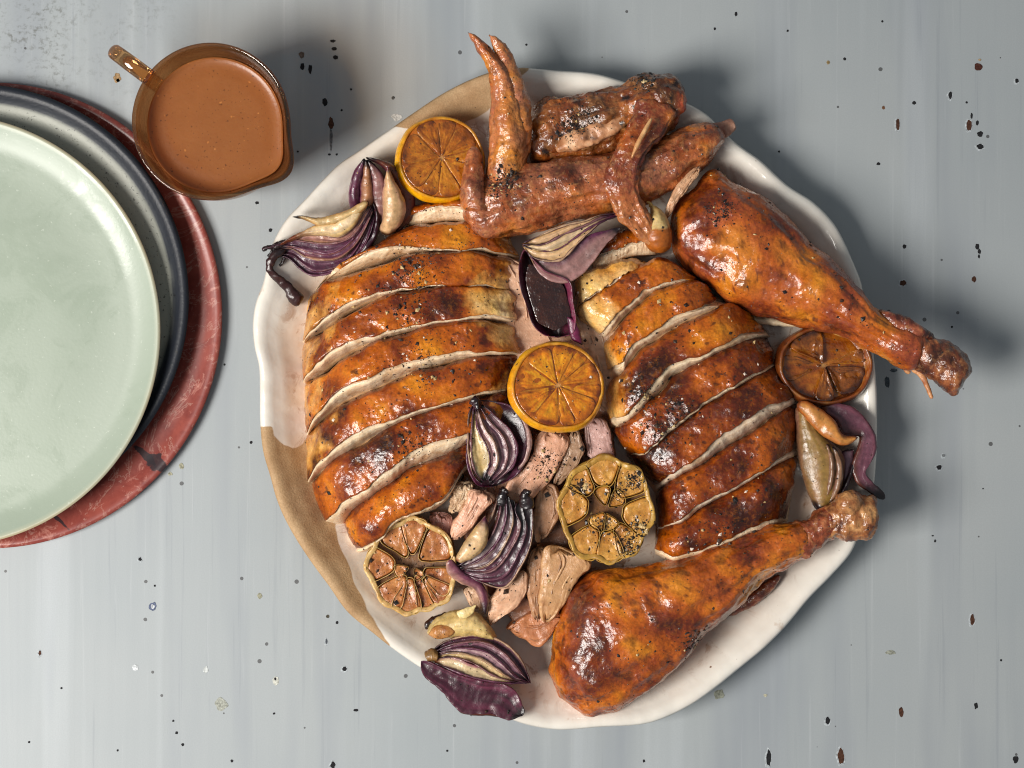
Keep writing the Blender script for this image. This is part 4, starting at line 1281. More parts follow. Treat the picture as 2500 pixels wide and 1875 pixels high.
layers(O, cur, [[208, 214, 214, 206], [210, 218, 216, 206], [206, 212, 212, 204]], [on_col(lin(226, 184, 140), lin(180, 130, 60), 0.05, 0.35, lin(130, 80, 30), PUR), on_col(lin(232, 200, 160), lin(190, 146, 78), 0.05, 0.32, lin(130, 80, 30), PUR),
       on_col(lin(226, 186, 140), lin(186, 138, 74), 0.06, 0.34, lin(130, 80, 30), PUR)], 133, top=11, bot=26)
# O4 dark cup
O = thing('onion_cup', 'dark hollow red onion layer holding juice, above the centre lemon', 'onion', Q([(1345, 740)], 120)[0], OGRP)
petal(O, [(1280, 602), (1267, 649), (1270, 699), (1286, 749), (1303, 795), (1330, 818), (1352, 822)], [(1296, 628), (1330, 660), (1392, 690), (1398, 732), (1406, 785), (1400, 812), (1362, 824)], [206, 206, 204, 202, 196], 8, 90,
      on_col(lin(52, 16, 22), lin(120, 48, 74), 0.05, 0.04, lin(70, 24, 40), lin(90, 30, 60)), 141, cup=58, N=90, M=48, disp=((2.5, 40), (1.2, 16)))
loft('juice_pool', [(1284, 640), (1284, 690), (1298, 745), (1316, 790), (1340, 806)], [(1306, 650), (1370, 690), (1386, 735), (1392, 780), (1366, 808)], [192, 192, 191, 190], 1.5, 10, M_LEMON,
     lambda P, U, Cs, Sn, s: ramp(0.5 + 0.6 * fbm(P, 30, 3, s), [(0, lin(66, 30, 18)), (1, lin(34, 14, 14))]), O, seed=143.0, N=50, M=30, r0=0.2, r1=0.2, disp=[(0.8, 20)], p=0.6)
petal(O, [(1384, 770), (1388, 800), (1392, 824), (1420, 843)], [(1408, 785), (1414, 805), (1420, 825), (1424, 843)], [192, 190, 186, 182], 8, 14, on_col(lin(122, 30, 76), PUR2, 0.05, 0.2), 142, N=40, M=16, name='onion_tip')
# O5 halved onion
O = thing('onion_half', 'teardrop shaped halved red onion below and left of the centre lemon', 'onion', Q([(1215, 1090)], 110)[0], OGRP)
petal(O, [(1150, 985), (1140, 1030), (1138, 1081), (1146, 1153), (1169, 1186), (1200, 1190)], [(1168, 974), (1259, 998), (1289, 1037), (1297, 1081), (1282, 1131), (1256, 1164), (1219, 1184)], [176, 178, 180, 178, 172], 6, 70, on_col(lin(60, 34, 42), PUR, 0.16, 0.06), 150, cup=26, N=80, M=40)
cur = [[(1156, 982), (1146, 1010), (1143, 1060), (1146, 1120), (1160, 1166), (1176, 1182)], [(1158, 984), (1152, 1040), (1150, 1090), (1153, 1130), (1168, 1164), (1182, 1176)], [(1160, 984), (1168, 1050), (1192, 1100), (1196, 1128), (1188, 1152), (1182, 1166)],
       [(1162, 984), (1180, 1040), (1208, 1085), (1216, 1120), (1208, 1150), (1190, 1174)], [(1166, 983), (1196, 1030), (1230, 1070), (1240, 1110), (1230, 1145), (1196, 1180)], [(1172, 982), (1212, 1018), (1248, 1056), (1262, 1095), (1256, 1130), (1224, 1166), (1200, 1184)]]
layers(O, cur, [[186, 192, 194, 190], [188, 198, 200, 194], [186, 195, 197, 192], [184, 190, 193, 190], [182, 186, 188, 186]], [on_col(lin(196, 160, 120), lin(120, 66, 80), 0.2, 0.08), on_col(lin(190, 158, 96), lin(224, 200, 158), 0.16, 0.14), on_col(lin(150, 104, 110), lin(206, 176, 156), 0.2, 0.06),
       on_col(PUR, lin(196, 160, 156), 0.2, 0.06), on_col(PUR, lin(206, 176, 170), 0.22, 0.06)], 152, top=12, bot=24)
petal(O, [(1262, 1010), (1278, 1040), (1284, 1080), (1276, 1120), (1262, 1142)], [(1278, 1016), (1292, 1045), (1298, 1082), (1288, 1124), (1264, 1152)], [186, 188, 186, 180], 8, 30, on_col(lin(188, 150, 142), PUR2, 0.12, 0.1, side=1), 158)
e1, e2 = tube_edges([(1150, 974), (1160, 980), (1168, 1000)], [12, 13, 9])
petal(O, e1, e2, [188, 192, 190], 14, 14, on_col(ONBLK, PUR2), 159, name='onion_tip', N=30, M=18, disp=((3, 14), (1.5, 7)))
# O6 wedge with charred tips
O = thing('onion_wedge', 'red onion wedge with two charred tips between the garlic halves', 'onion', Q([(1210, 1330)], 90)[0], OGRP)
cur = [[(1112, 1372), (1150, 1330), (1185, 1290), (1205, 1250), (1218, 1206)], [(1116, 1384), (1160, 1352), (1198, 1310), (1218, 1262), (1226, 1200)], [(1118, 1388), (1176, 1364), (1216, 1320), (1234, 1270), (1236, 1204)], [(1120, 1392), (1190, 1380), (1232, 1330), (1252, 1275), (1244, 1214)],
       [(1122, 1394), (1200, 1394), (1248, 1340), (1270, 1280), (1258, 1240), (1262, 1228)], [(1124, 1398), (1172, 1416), (1230, 1408), (1268, 1350), (1286, 1290), (1278, 1240), (1282, 1212)], [(1126, 1400), (1172, 1420), (1230, 1434), (1272, 1382), (1294, 1334), (1301, 1262), (1296, 1208)]]
layers(O, cur, [[168, 178, 184, 186], [172, 184, 190, 190], [174, 188, 194, 194], [174, 188, 194, 192], [170, 184, 190, 190], [160, 172, 180, 184]],
       [on_col(lin(120, 66, 40), lin(160, 120, 90), 0.1, 0.35), on_col(lin(150, 130, 128), lin(104, 60, 82), 0.1, 0.36), on_col(lin(92, 64, 78), lin(176, 146, 120), 0.08, 0.34), on_col(lin(80, 36, 58), lin(150, 104, 100), 0.08, 0.34), on_col(PUR2, lin(120, 70, 86), 0.08, 0.4), on_col(lin(62, 22, 34), PUR, 0.1, 0.45)], 161, top=15, bot=40)
petal(O, [(1110, 1364), (1130, 1330), (1154, 1296), (1184, 1258)], [(1120, 1376), (1160, 1360), (1190, 1322), (1192, 1290), (1188, 1260)], [196, 204, 206, 200], 14, 22, on_col(lin(226, 190, 146), lin(186, 146, 84), 0.06, 0.3, ONBR, PUR), 168, disp=((2, 40), (1, 12)))
e1, e2 = tube_edges([(1098, 1366), (1104, 1388), (1132, 1412), (1164, 1428), (1178, 1450), (1184, 1478), (1184, 1500)], [10, 16, 14, 12, 12, 11, 6])
petal(O, e1, e2, [186, 176, 160, 150, 146, 140, 136], 10, 12, on_col(lin(112, 54, 78), lin(196, 150, 130), 0.0, 0.25, side=-1), 169, name='onion_tail', N=60, M=18)
for path, w, sd in (([(1222, 1236), (1226, 1215), (1230, 1196), (1240, 1204)], [12, 14, 9, 4], 170), ([(1290, 1244), (1286, 1226), (1282, 1206), (1298, 1198)], [14, 17, 11, 4], 171)):
    e1, e2 = tube_edges(path, w)
    petal(O, e1, e2, [192, 196, 200], 13, 16, on_col(ONBLK, lin(40, 20, 20)), sd, name='onion_tip', N=40, M=18, disp=((4, 14), (2, 7)))
# O7 bottom: wedge and open shell
O = thing('onion_wedge', 'striped red onion wedge by the lowest garlic at the bottom rim', 'onion', Q([(1170, 1620)], 60)[0], OGRP)
cur = [[(1050, 1596), (1074, 1574), (1130, 1554), (1200, 1556), (1242, 1578), (1273, 1613), (1296, 1668)], [(1052, 1598), (1080, 1582), (1132, 1568), (1192, 1572), (1232, 1596), (1262, 1630), (1294, 1668)], [(1054, 1600), (1090, 1588), (1134, 1582), (1184, 1590), (1220, 1614), (1252, 1646), (1292, 1668)],
       [(1056, 1604), (1096, 1594), (1134, 1596), (1174, 1608), (1208, 1630), (1246, 1656), (1290, 1668)], [(1058, 1610), (1100, 1604), (1138, 1612), (1172, 1628), (1196, 1644), (1244, 1662), (1288, 1668)], [(1060, 1618), (1086, 1628), (1112, 1639), (1182, 1660), (1235, 1667), (1284, 1668)]]
layers(O, cur, [[118, 126, 128, 116], [124, 134, 136, 118], [128, 140, 140, 120], [130, 142, 142, 122], [128, 138, 136, 120]], [on_col(PUR, lin(160, 120, 124), 0.08, 0.14, ONBR), on_col(lin(126, 76, 96), lin(186, 156, 150), 0.08, 0.14, ONBR), on_col(lin(150, 110, 120), lin(206, 180, 164), 0.08, 0.16, ONBR),
       on_col(lin(214, 184, 132), lin(170, 110, 72), 0.1, 0.12, ONBR), on_col(lin(222, 196, 150), lin(140, 80, 90), 0.1, 0.14, ONBR)], 181, top=13, bot=34)
e1, e2 = tube_edges([(1040, 1606), (1054, 1600), (1070, 1604)], [13, 17, 12])
petal(O, e1, e2, [122, 128, 130], 15, 20, on_col(lin(150, 110, 58), lin(96, 62, 30)), 187, name='onion_root', N=30, M=18, disp=((3, 14),))
O = thing('onion_shell', 'deep purple onion shell lying open over the bottom rim', 'onion', Q([(1150, 1690)], 60)[0], OGRP)
petal(O, [(1024, 1618), (1032, 1648), (1074, 1683), (1102, 1716), (1123, 1736), (1200, 1745), (1245, 1757), (1264, 1750)], [(1034, 1610), (1062, 1622), (1112, 1644), (1182, 1664), (1236, 1672), (1262, 1690), (1274, 1718), (1286, 1742)], [132, 134, 132, 130, 126], 6, 12,
      on_col(lin(70, 28, 44), lin(96, 40, 60), 0.06, 0.1, PUR, ONBLK), 188, cup=10, N=90, M=36, disp=((4, 50), (1.6, 16)))
petal(O, [(1084, 1694), (1104, 1720), (1124, 1738), (1200, 1747), (1246, 1758)], [(1090, 1688), (1112, 1708), (1136, 1722), (1205, 1732), (1264, 1746)], [116, 116, 114, 110], 7, 10, on_col(lin(104, 42, 20), ONBLK, 0.1, 0.2), 189, N=60, M=16, name='onion_skin')
# O8 right onion
O = thing('onion_wedge', 'wilted red onion wedge on the right rim under the charred lemon', 'onion', Q([(2030, 1110)], 60)[0], OGRP)
petal(O, [(1999, 992), (2047, 984), (2095, 1003), (2126, 1041), (2140, 1082), (2130, 1124), (2112, 1152), (2128, 1176), (2168, 1206)], [(2008, 1004), (2040, 1030), (2062, 1064), (2099, 1066), (2093, 1099), (2078, 1141), (2092, 1178), (2123, 1203), (2158, 1228)], [120, 130, 136, 136, 140], 16, 40,
      on_col(lin(116, 68, 84), lin(96, 50, 40), 0.04, 0.24, ONBR, ONBLK, side=-1), 191, cup=10, N=100, disp=((3, 40), (1, 14)))
petal(O, [(1942, 988), (1944, 1055), (1955, 1141), (1975, 1209), (1992, 1244)], [(1962, 1000), (2020, 1070), (2058, 1110), (2056, 1185), (2040, 1224), (2000, 1246)], [120, 128, 132, 128, 118], 30, 60, on_col(lin(150, 118, 56), lin(132, 92, 72), 0.04, 0.16, ONBR, ONBLK), 192, N=90, M=36, disp=((3, 50), (1.2, 16)))
for k, (L_, R_) in enumerate((([(2010, 1080), (2022, 1120), (2020, 1180), (2006, 1228)], [(2024, 1082), (2036, 1120), (2034, 1180), (2014, 1230)]), ([(2028, 1086), (2040, 1124), (2038, 1184), (2018, 1230)], [(2044, 1096), (2055, 1126), (2054, 1184), (2030, 1228)]))):
    petal(O, L_, R_, [150, 158, 156, 140], 9, 14, on_col(lin(150, 112, 82), lin(110, 72, 60), 0.1, 0.15), 193 + k, N=50, M=18)
petal(O, [(1944, 984), (1960, 978), (1996, 993), (2037, 1027), (2058, 1062), (2094, 1064)], [(1946, 998), (1970, 1025), (1992, 1050), (2022, 1073), (2061, 1087), (2095, 1072)], [152, 164, 170, 166], 14, 18, on_col(lin(206, 140, 66), lin(170, 92, 36), 0.1, 0.08, ONBR, ONBR), 196, disp=((2, 30), (1, 12)))
petal(O, [(2054, 1100), (2060, 1140), (2056, 1190)], [(2086, 1092), (2080, 1140), (2060, 1196)], [116, 118, 116], 8, 20, on_col(lin(176, 136, 150), lin(110, 60, 80), 0.1, 0.2), 197, N=40, M=18)
petal(O, [(2080, 1128), (2070, 1160), (2056, 1190), (2036, 1222), (2000, 1234)], [(2086, 1140), (2078, 1166), (2064, 1198), (2040, 1234), (2000, 1250)], [134, 136, 134, 130], 8, 20, on_col(ONBLK, PUR2), 198, N=50, M=16)


# ------------------------------------------------------------------ lemons
def puck(outline, ztop, zbot, bevel=0.12, rings=9, dome=0.0, seed=0.0, rough=0.0, bh=None):
    """closed mesh of an outline (k,2): flat or domed top, bevelled edge, straight side"""
    o = np.asarray(outline, float)
    k = len(o)
    c = o.mean(0)
    rows = []
    rows.append(np.concatenate([c + (o - c) * 0.02, np.full((k, 1), zbot)], 1))
    rows.append(np.concatenate([c + (o - c) * 0.94, np.full((k, 1), zbot)], 1))
    rows.append(np.concatenate([o, np.full((k, 1), zbot * 0.3 + ztop * 0.7)], 1))
    bh = (ztop - zbot) * 0.16 if bh is None else bh
    for t in (0.0, 0.35, 0.7, 1.0):
        s = 1 - bevel * t
        rows.append(np.concatenate([c + (o - c) * s, np.full((k, 1), ztop - bh * (1 - math.sin(t * math.pi / 2)))], 1))
    for s in np.linspace(1 - bevel, 0.02, rings)[1:]:
        rows.append(np.concatenate([c + (o - c) * s, np.full((k, 1), ztop + dome * (1 - (s / (1 - bevel)) ** 2))], 1))
    P = np.stack(rows, 0)
    if rough:
        w = np.ones(len(rows))
        w[:2] = 0
        P[..., 2] += rough * fbm(P, 22, 3, seed) * w[:, None]
    return P


def wedge_outline(am, ah, r0, r1, k=30, q=0.62):
    t = np.linspace(0, 2 * math.pi, k, endpoint=False)
    cs, sn = np.sign(np.cos(t)) * np.abs(np.cos(t)) ** q, np.sign(np.sin(t)) * np.abs(np.sin(t)) ** q
    r = (r0 + r1) / 2 + (r1 - r0) / 2 * cs
    taper = np.clip((r - r0 * 0.55) / (r1 - r0 * 0.55), 0, 1) ** 0.12
    a = am + ah * sn * taper
    return np.stack([r * np.cos(a), r * np.sin(a)], -1)


def tiltm(tx, ty):
    cx, sx, cy, sy = math.cos(tx), math.sin(tx), math.cos(ty), math.sin(ty)
    return np.array([[1, 0, 0], [0, cx, -sx], [0, sx, cx]]) @ np.array([[cy, 0, sy], [0, 1, 0], [-sy, 0, cy]])


def lemon(c_px, z, rx, ry, label, seed, tilt=(0, 0), nseg=9, depth=0.75, rot=0.0, flesh=((0.0, lin(236, 164, 26)), (0.55, lin(206, 114, 12)), (1.0, lin(104, 42, 8))), peelc=(lin(248, 186, 10), lin(226, 146, 12)), sunk=0.0, dark=0.0, off=(0, 0)):
    c = Q([c_px], z)[0]
    k = 1 - z / H
    T = tiltm(*tilt)
    th = thing('lemon_half', label, 'lemon', (c[0], c[1], z - 60), 'roasted lemon halves')
    R = (rx + ry) / 2 * k

    def place(P):
        P = np.asarray(P, float)
        w = 1 + 0.05 * fbm(np.stack([np.arctan2(P[..., 1], P[..., 0]) * 0 + P[..., 0] / R, P[..., 1] / R, P[..., 2] * 0 + seed], -1), 1.2, 2)
        P = P * np.stack([w, w, np.ones_like(w)], -1)
        Pn = P.copy()
        Pn[..., 0] *= rx * k / R
        Pn[..., 1] *= ry * k / R
        return (Pn.reshape(-1, 3) @ T.T).reshape(P.shape) + c

    pr = np.array([(0.02, -0.30), (0.5, -0.28), (0.90, -0.14), (0.93, -0.01), (0.94, 0.008), (0.958, 0.012), (0.975, 0.008), (0.99, -0.015), (1.03, -0.12), (1.045, -0.28), (0.97, -0.47 * depth / .75), (0.75, -0.62 * depth / .75), (0.45, -0.74 * depth / .75), (0.05, -0.78 * depth / .75)]) * R
    pr = resample(pr, 56)
    P = lathe(pr, 90)
    rr = np.linalg.norm(P[..., :2], axis=-1) / R
    kk = np.repeat(np.arange(56)[:, None] / 56, 90, 1)
    inside = kk < 0.40
    P = displace(P, [(R * 0.015, R * 0.3)], seed)
    P0 = P
    P = place(P)
    pith = ramp(0.5 + 0.6 * fbm(P, 26, 3, seed), [(0, lin(230, 176, 92)), (0.45, lin(176, 92, 30)), (1, lin(86, 36, 12))])
    pc = mixc(np.array(peelc[0]), np.array(peelc[1]), np.clip(0.5 + fbm(P, 40, 3, seed + 3), 0, 1))
    rimc = sstep(kk, 0.36, 0.46)
    col = mixc(pith, pc, rimc) * (1 - dark * 0.5)
    V, F = ring_mesh(P)
    mesh('peel', V, F, M_PEEL, th, with_caps(col, 56, 90))
    # membrane bed
    o = np.stack([np.cos(np.linspace(0, 2 * math.pi, 60, endpoint=False)), np.sin(np.linspace(0, 2 * math.pi, 60, endpoint=False))], -1) * R * 0.935
    P = puck(o, -R * 0.0 - sunk * R * 0.2, -R * 0.25, 0.03, 12, 0, seed, R * 0.012)
    col = ramp(0.5 + 0.6 * fbm(P, 22, 3, seed + 6), [(0, lin(214, 134, 30)), (0.6, lin(168, 84, 14)), (1, lin(92, 38, 8))])
    rr = np.linalg.norm(P[..., :2], axis=-1) / R
    col = mixc(col, np.array(lin(224, 176, 110)), sstep(rr, 0.12, 0.02) * 0.6) * (1 - dark * 0.55)
    V, F = ring_mesh(place(P))
    mesh('pith', V, F, M_LEMON, th, with_caps(col, *P.shape[:2]))
    w = RNG.uniform(0.6, 1.4, nseg)
    w = w / w.sum() * 2 * math.pi
    a = rot
    for s in range(nseg):
        half = w[s] / 2
        ol = wedge_outline(a + half, half - 0.0 - 0.05 * sunk, R * 0.05, R * 0.925, 34, 0.5)
        a += w[s]
        P = puck(ol + np.array(off) * R, R * (0.012 + RNG.uniform(-.008, .008) - sunk * RNG.uniform(0.05, 0.3)), -R * 0.24, 0.03, 9, R * (0.008 - 0.05 * sunk), seed + s, R * (0.034 + 0.05 * sunk), R * (0.010 + 0.03 * sunk))
        rr = np.linalg.norm(P[..., :2], axis=-1) / R
        ang = np.arctan2(P[..., 1], P[..., 0])
        st = fbm(np.stack([ang * 13, rr * 2.6, rr * 0 + seed + s], -1), 1.0, 4)
        col = ramp(0.36 + 0.5 * st + 0.35 * fbm(P, 60, 3, seed) + 0.25 * fbm(P, 22, 2, seed + s) + sstep(rr, 0.72, 0.93) * 0.55 + sstep(rr, 0.2, 0.05) * 0.15 + dark * 0.35 + RNG.uniform(-.1, .1), flesh)
        am_ = a - half
        da = np.abs((ang - am_ + math.pi) % (2 * math.pi) - math.pi) / half
        wall = sstep(da + 0.10 * fbm(P, 14, 2, seed + s + 5), 0.80, 1.0) * sstep(rr, 0.04, 0.16)
        col = mixc(col, ramp(0.5 + 0.7 * fbm(P, 24, 2, seed + s + 7), [(0, lin(226, 166, 74)), (1, lin(140, 66, 18))]), wall * 0.55 * (1 - 0.6 * dark))
        V, F = ring_mesh(place(P))
        mesh('segment', V, F, M_LEMON, th, with_caps(col, *P.shape[:2]))
    return th


lemon((1078, 385), 152, 106, 106, 'roasted lemon half at the upper left beside the wing', 201.0, (-0.10, 0.20), 9, flesh=((0, lin(208, 134, 30)), (0.5, lin(168, 92, 18)), (1, lin(98, 46, 12))), rot=0.3)
lemon((1362, 941), 236, 114, 111, 'glossy amber lemon half between the two sliced breasts', 202.0, (-0.16, 0.17), 10, rot=0.1)
lemon((2016, 890), 130, 118, 97, 'dark charred lemon half under the upper drumstick bone', 203.0, (-0.10, 0.10), 7, sunk=1.0, dark=0.55,
      flesh=((0, lin(200, 136, 36)), (0.45, lin(150, 84, 22)), (1, lin(60, 26, 10))), peelc=(lin(150, 74, 24), lin(92, 40, 16)), rot=0.6)


# ------------------------------------------------------------------ garlic
def garlic(c_px, z, rx, ry, label, seed, outer, inner, tan, paper, off=(0, 0), rot=0.0):
    c = Q([c_px], z)[0]
    k = 1 - z / H
    R = (rx + ry) / 2 * k
    sc = np.array([rx * k / R, ry * k / R, 1.0])
    th = thing('garlic_half', label, 'garlic', (c[0], c[1], z - 70), 'roasted garlic')
    n = 120
    a = np.linspace(0, 2 * math.pi, n, endpoint=False)
    # lobed skin
    lob = np.zeros(n)
    for am, ah, r0, r1 in outer:
        d = np.abs((a - am + math.pi) % (2 * math.pi) - math.pi)
        lob = np.maximum(lob, (r1 + 0.04) * np.sqrt(np.clip(1 - (d / (ah * 1.5)) ** 2, 0, 1)))
    lob = np.maximum(lob, 0.93)
    lob = np.convolve(np.concatenate([lob[-3:], lob, lob[:3]]), np.ones(5) / 5, 'same')[3:-3]
    lob = lob + 0.03 * fbm(np.stack([np.cos(a) * 3, np.sin(a) * 3, a * 0 + seed], -1), 1.0, 3)
    pr = resample(np.array([(0.02, -0.16), (0.5, -0.16), (0.85, -0.14), (0.955, -0.08), (0.975, 0.03), (0.995, 0.035), (1.01, -0.02), (1.01, -0.2), (0.92, -0.42), (0.65, -0.55), (0.05, -0.58)]) * [1, R], 46)
    P = np.stack([pr[:, :1] * lob[None] * np.cos(a)[None] * R, pr[:, :1] * lob[None] * np.sin(a)[None] * R, np.repeat(pr[:, 1:], n, 1)], -1)
    w = sstep(pr[:, 1], -0.05 * R, 0.03 * R)[:, None]
    P[..., 2] += w * R * 0.06 * fbm(np.stack([np.cos(a) * 7, np.sin(a) * 7, a * 0 + seed], -1), 1.0, 3)[None]
    P = displace(P, [(R * 0.02, R * 0.3)], seed) * sc + c
    col = ramp(0.5 + 0.7 * fbm(P, 34, 3, seed), [(0, paper[0]), (1, paper[1])])
    fl = sstep(pr[:, 1], -0.06 * R, -0.13 * R) * (np.arange(len(pr)) < 26)
    col = mixc(col, np.array(lin(98, 54, 14)), np.repeat(fl[:, None] * 0.9, n, 1))
    V, F = ring_mesh(P)
    mesh('garlic_skin', V, F, M_PAPER, th, with_caps(col, *P.shape[:2]))
    for s, (am, ah, r0, r1) in enumerate(list(outer) + list(inner)):
        ol = wedge_outline(am, ah * 1.10, r0 * R * 0.84, r1 * R * 1.01, 34, 0.52)
        ol = ol + R * 0.02 * np.stack([fbm(np.stack([ol[:, 0], ol[:, 1], ol[:, 0] * 0 + s], -1), R * .3, 2, seed), fbm(np.stack([ol[:, 0], ol[:, 1], ol[:, 0] * 0 + s + 9], -1), R * .3, 2, seed)], -1)
        oc = ol.mean(0)
        P = puck(oc + (ol - oc) * 0.92, R * RNG.uniform(-0.03, 0.02), -R * 0.3, 0.10, 9, R * RNG.uniform(-0.04, 0.0), seed + s, R * 0.03) * sc + c
        col = ramp(0.4 + 0.6 * fbm(P, 36, 3, seed + s), [(0, tan[0]), (0.6, tan[1]), (1, tan[2])])
        o_ = np.linalg.norm((P - c)[..., :2] - oc * sc[:2], axis=-1)
        V, F = ring_mesh(P)
        cl = mesh('clove', V, F, M_GARLIC, th, with_caps(col, *P.shape[:2]))
        # papery wrapper wall round the clove
        kk = len(ol)
        nz = R * 0.05 * fbm(np.stack([ol[:, 0], ol[:, 1], ol[:, 0] * 0 + s], -1), R * .4, 2, seed + 4)
        rows = []
        for f, h, q in ((1.02, -0.3, 0), (1.03, 0.01, 1), (1.01, 0.035, 1), (0.985, 0.01, 1), (0.95, -0.3, 0)):
            rows.append(np.concatenate([oc + (ol - oc) * f, (np.full(kk, h * R) + nz * q)[:, None]], 1))
        P = np.stack(rows + rows[:1], 0)
        V = (P[:-1] * sc + c).reshape(-1, 3)
        m = kk
        F = []
        for i in range(5):
            for j in range(m):
                F.append((i * m + j, i * m + (j + 1) % m, ((i + 1) % 5) * m + (j + 1) % m, ((i + 1) % 5) * m + j))
        colp = ramp(0.5 + 0.7 * fbm(V, 26, 3, seed + s + 2), [(0, paper[0]), (1, paper[1])])
        mesh('clove_wrapper', V, F, M_PAPER, cl, colp, base=np.array(th.location) / S)
    return th


def ang(dx, dy):
    return math.atan2(-dy, dx)


g1 = [(ang(-20, -300), .40, .50, .98), (ang(200, -210), .40, .42, .98), (ang(300, 50), .44, .42, .98), (ang(230, 310), .33, .45, 1.0), (ang(30, 330), .33, .46, 1.0), (ang(-190, 290), .36, .46, 1.02), (ang(-240, -20), .45, .44, .96), (ang(-200, -200), .30, .50, .96)]
g1i = [(ang(-20, -80), .45, .08, .44), (ang(60, -50), .45, .10, .44), (ang(-80, 120), .5, .10, .44), (ang(30, 100), .5, .10, .42)]
garlic((1479, 1243), 205, 118, 130, 'greenish gold garlic half peppered dark, beside the right breast', 211.0, g1, g1i, (lin(214, 160, 76), lin(182, 120, 44), lin(124, 74, 24)), (lin(204, 162, 74), lin(158, 112, 40)))
g2 = [(ang(10, -240), .34, .28, .98), (ang(-110, -170), .36, .26, .92), (ang(160, -120), .48, .24, .96), (ang(-250, -10), .40, .45, 1.0), (ang(200, 90), .36, .32, .96), (ang(-150, 200), .38, .30, .98), (ang(-40, 290), .36, .30, 1.0), (ang(110, 260), .26, .26, .98), (ang(270, 250), .28, .42, 1.04)]
g2i = [(ang(-70, 30), .42, .10, .42), (ang(60, 80), .40, .10, .32)]
garlic((1006, 1381), 128, 112, 118, 'brown roasted garlic half at the lower left of the platter', 212.0, g2, g2i, (lin(198, 134, 74), lin(160, 92, 42), lin(110, 56, 24)), (lin(222, 188, 126), lin(186, 140, 70)))

GPAP = lambda a, b, c=None, k=0.0: (lambda P, U, Cs, Sn, s: mixc(ramp(0.5 + 0.7 * fbm(np.stack([U * 3, Cs * 4, U * 0 + s], -1), 1.0, 3, s), [(0, a), (1, b)]), np.array(c if c is not None else a), sstep(U, 1 - k, 1.0) if k > 0 else 0 * U))
G = thing('garlic_half', 'pale papery garlic half seen from the side above the bottom onion', 'garlic', Q([(1120, 1520)], 60)[0], 'roasted garlic')
loft('garlic_skin', [(1042, 1540), (1060, 1515), (1090, 1496), (1130, 1487), (1165, 1496), (1193, 1525), (1212, 1556)], [(1046, 1548), (1070, 1556), (1100, 1556), (1140, 1554), (1170, 1556), (1195, 1562), (1214, 1562)], [100, 112, 118, 116, 104], 36, 50, M_PAPER,
     GPAP(lin(226, 200, 140), lin(196, 160, 88)), G, seed=221, N=70, M=34, r0=0.08, r1=0.08, disp=[(4, 34), (1.5, 12)])
loft('clove', [(1044, 1546), (1062, 1528), (1090, 1524), (1116, 1534)], [(1046, 1552), (1066, 1560), (1094, 1556), (1116, 1544)], [128, 140, 142, 138], 12, 20, M_GARLIC,
     lambda P, U, Cs, Sn, s: ramp(0.5 + 0.6 * fbm(P, 20, 3, s), [(0, lin(206, 146, 80)), (1, lin(140, 80, 36))]), G, seed=222, N=36, M=22, r0=0.2, r1=0.2)
loft('torn_paper', [(1112, 1495), (1130, 1486), (1150, 1480), (1162, 1476)], [(1122, 1512), (1140, 1508), (1152, 1500), (1164, 1478)], [160, 164, 164], 3, 5, M_PAPER, GPAP(lin(236, 216, 160), lin(206, 174, 104)), G, seed=223, N=36, M=14, disp=[(2, 14)])
loft('charred_base', [(1034, 1524), (1050, 1508), (1072, 1500), (1090, 1494)], [(1040, 1538), (1056, 1526), (1074, 1512), (1092, 1502)], 96, 10, 20, M_ONION, on_col(ONBLK, lin(70, 34, 20)), G, seed=224, N=36, M=16, disp=[(3, 14)])
G = thing('garlic_clove', 'pale garlic clove with orange base between the wing tip and upper drumstick', 'garlic', Q([(1608, 560)], 100)[0], 'roasted garlic')
loft('clove', [(1586, 500), (1588, 520), (1580, 545), (1572, 586), (1590, 618)], [(1592, 498), (1616, 516), (1634, 545), (1642, 575), (1634, 616)], [170, 176, 176, 168], [10, 30, 36, 28], 50, M_PAPER,
     lambda P, U, Cs, Sn, s: mixc(ramp(0.5 + 0.7 * fbm(np.stack([U * 2, Cs * 4, U * 0], -1), 1.0, 3, s), [(0, lin(228, 202, 142)), (1, lin(190, 150, 84))]), np.array(lin(170, 92, 24)), sstep(U + 0.06 * fbm(P, 20, 2, s), 0.50, 0.58)), G, seed=226, N=60, M=34, r0=0.1, r1=0.12, disp=[(3, 30), (1, 12)])
e1, e2 = tube_edges([(1590, 506), (1588, 498), (1578, 492)], [6, 4, 2])
loft('stem', e1, e2, [176, 180, 180], 4, 4, M_PAPER, GPAP(lin(220, 186, 110), lin(170, 120, 50)), G, seed=227, N=20, M=12)


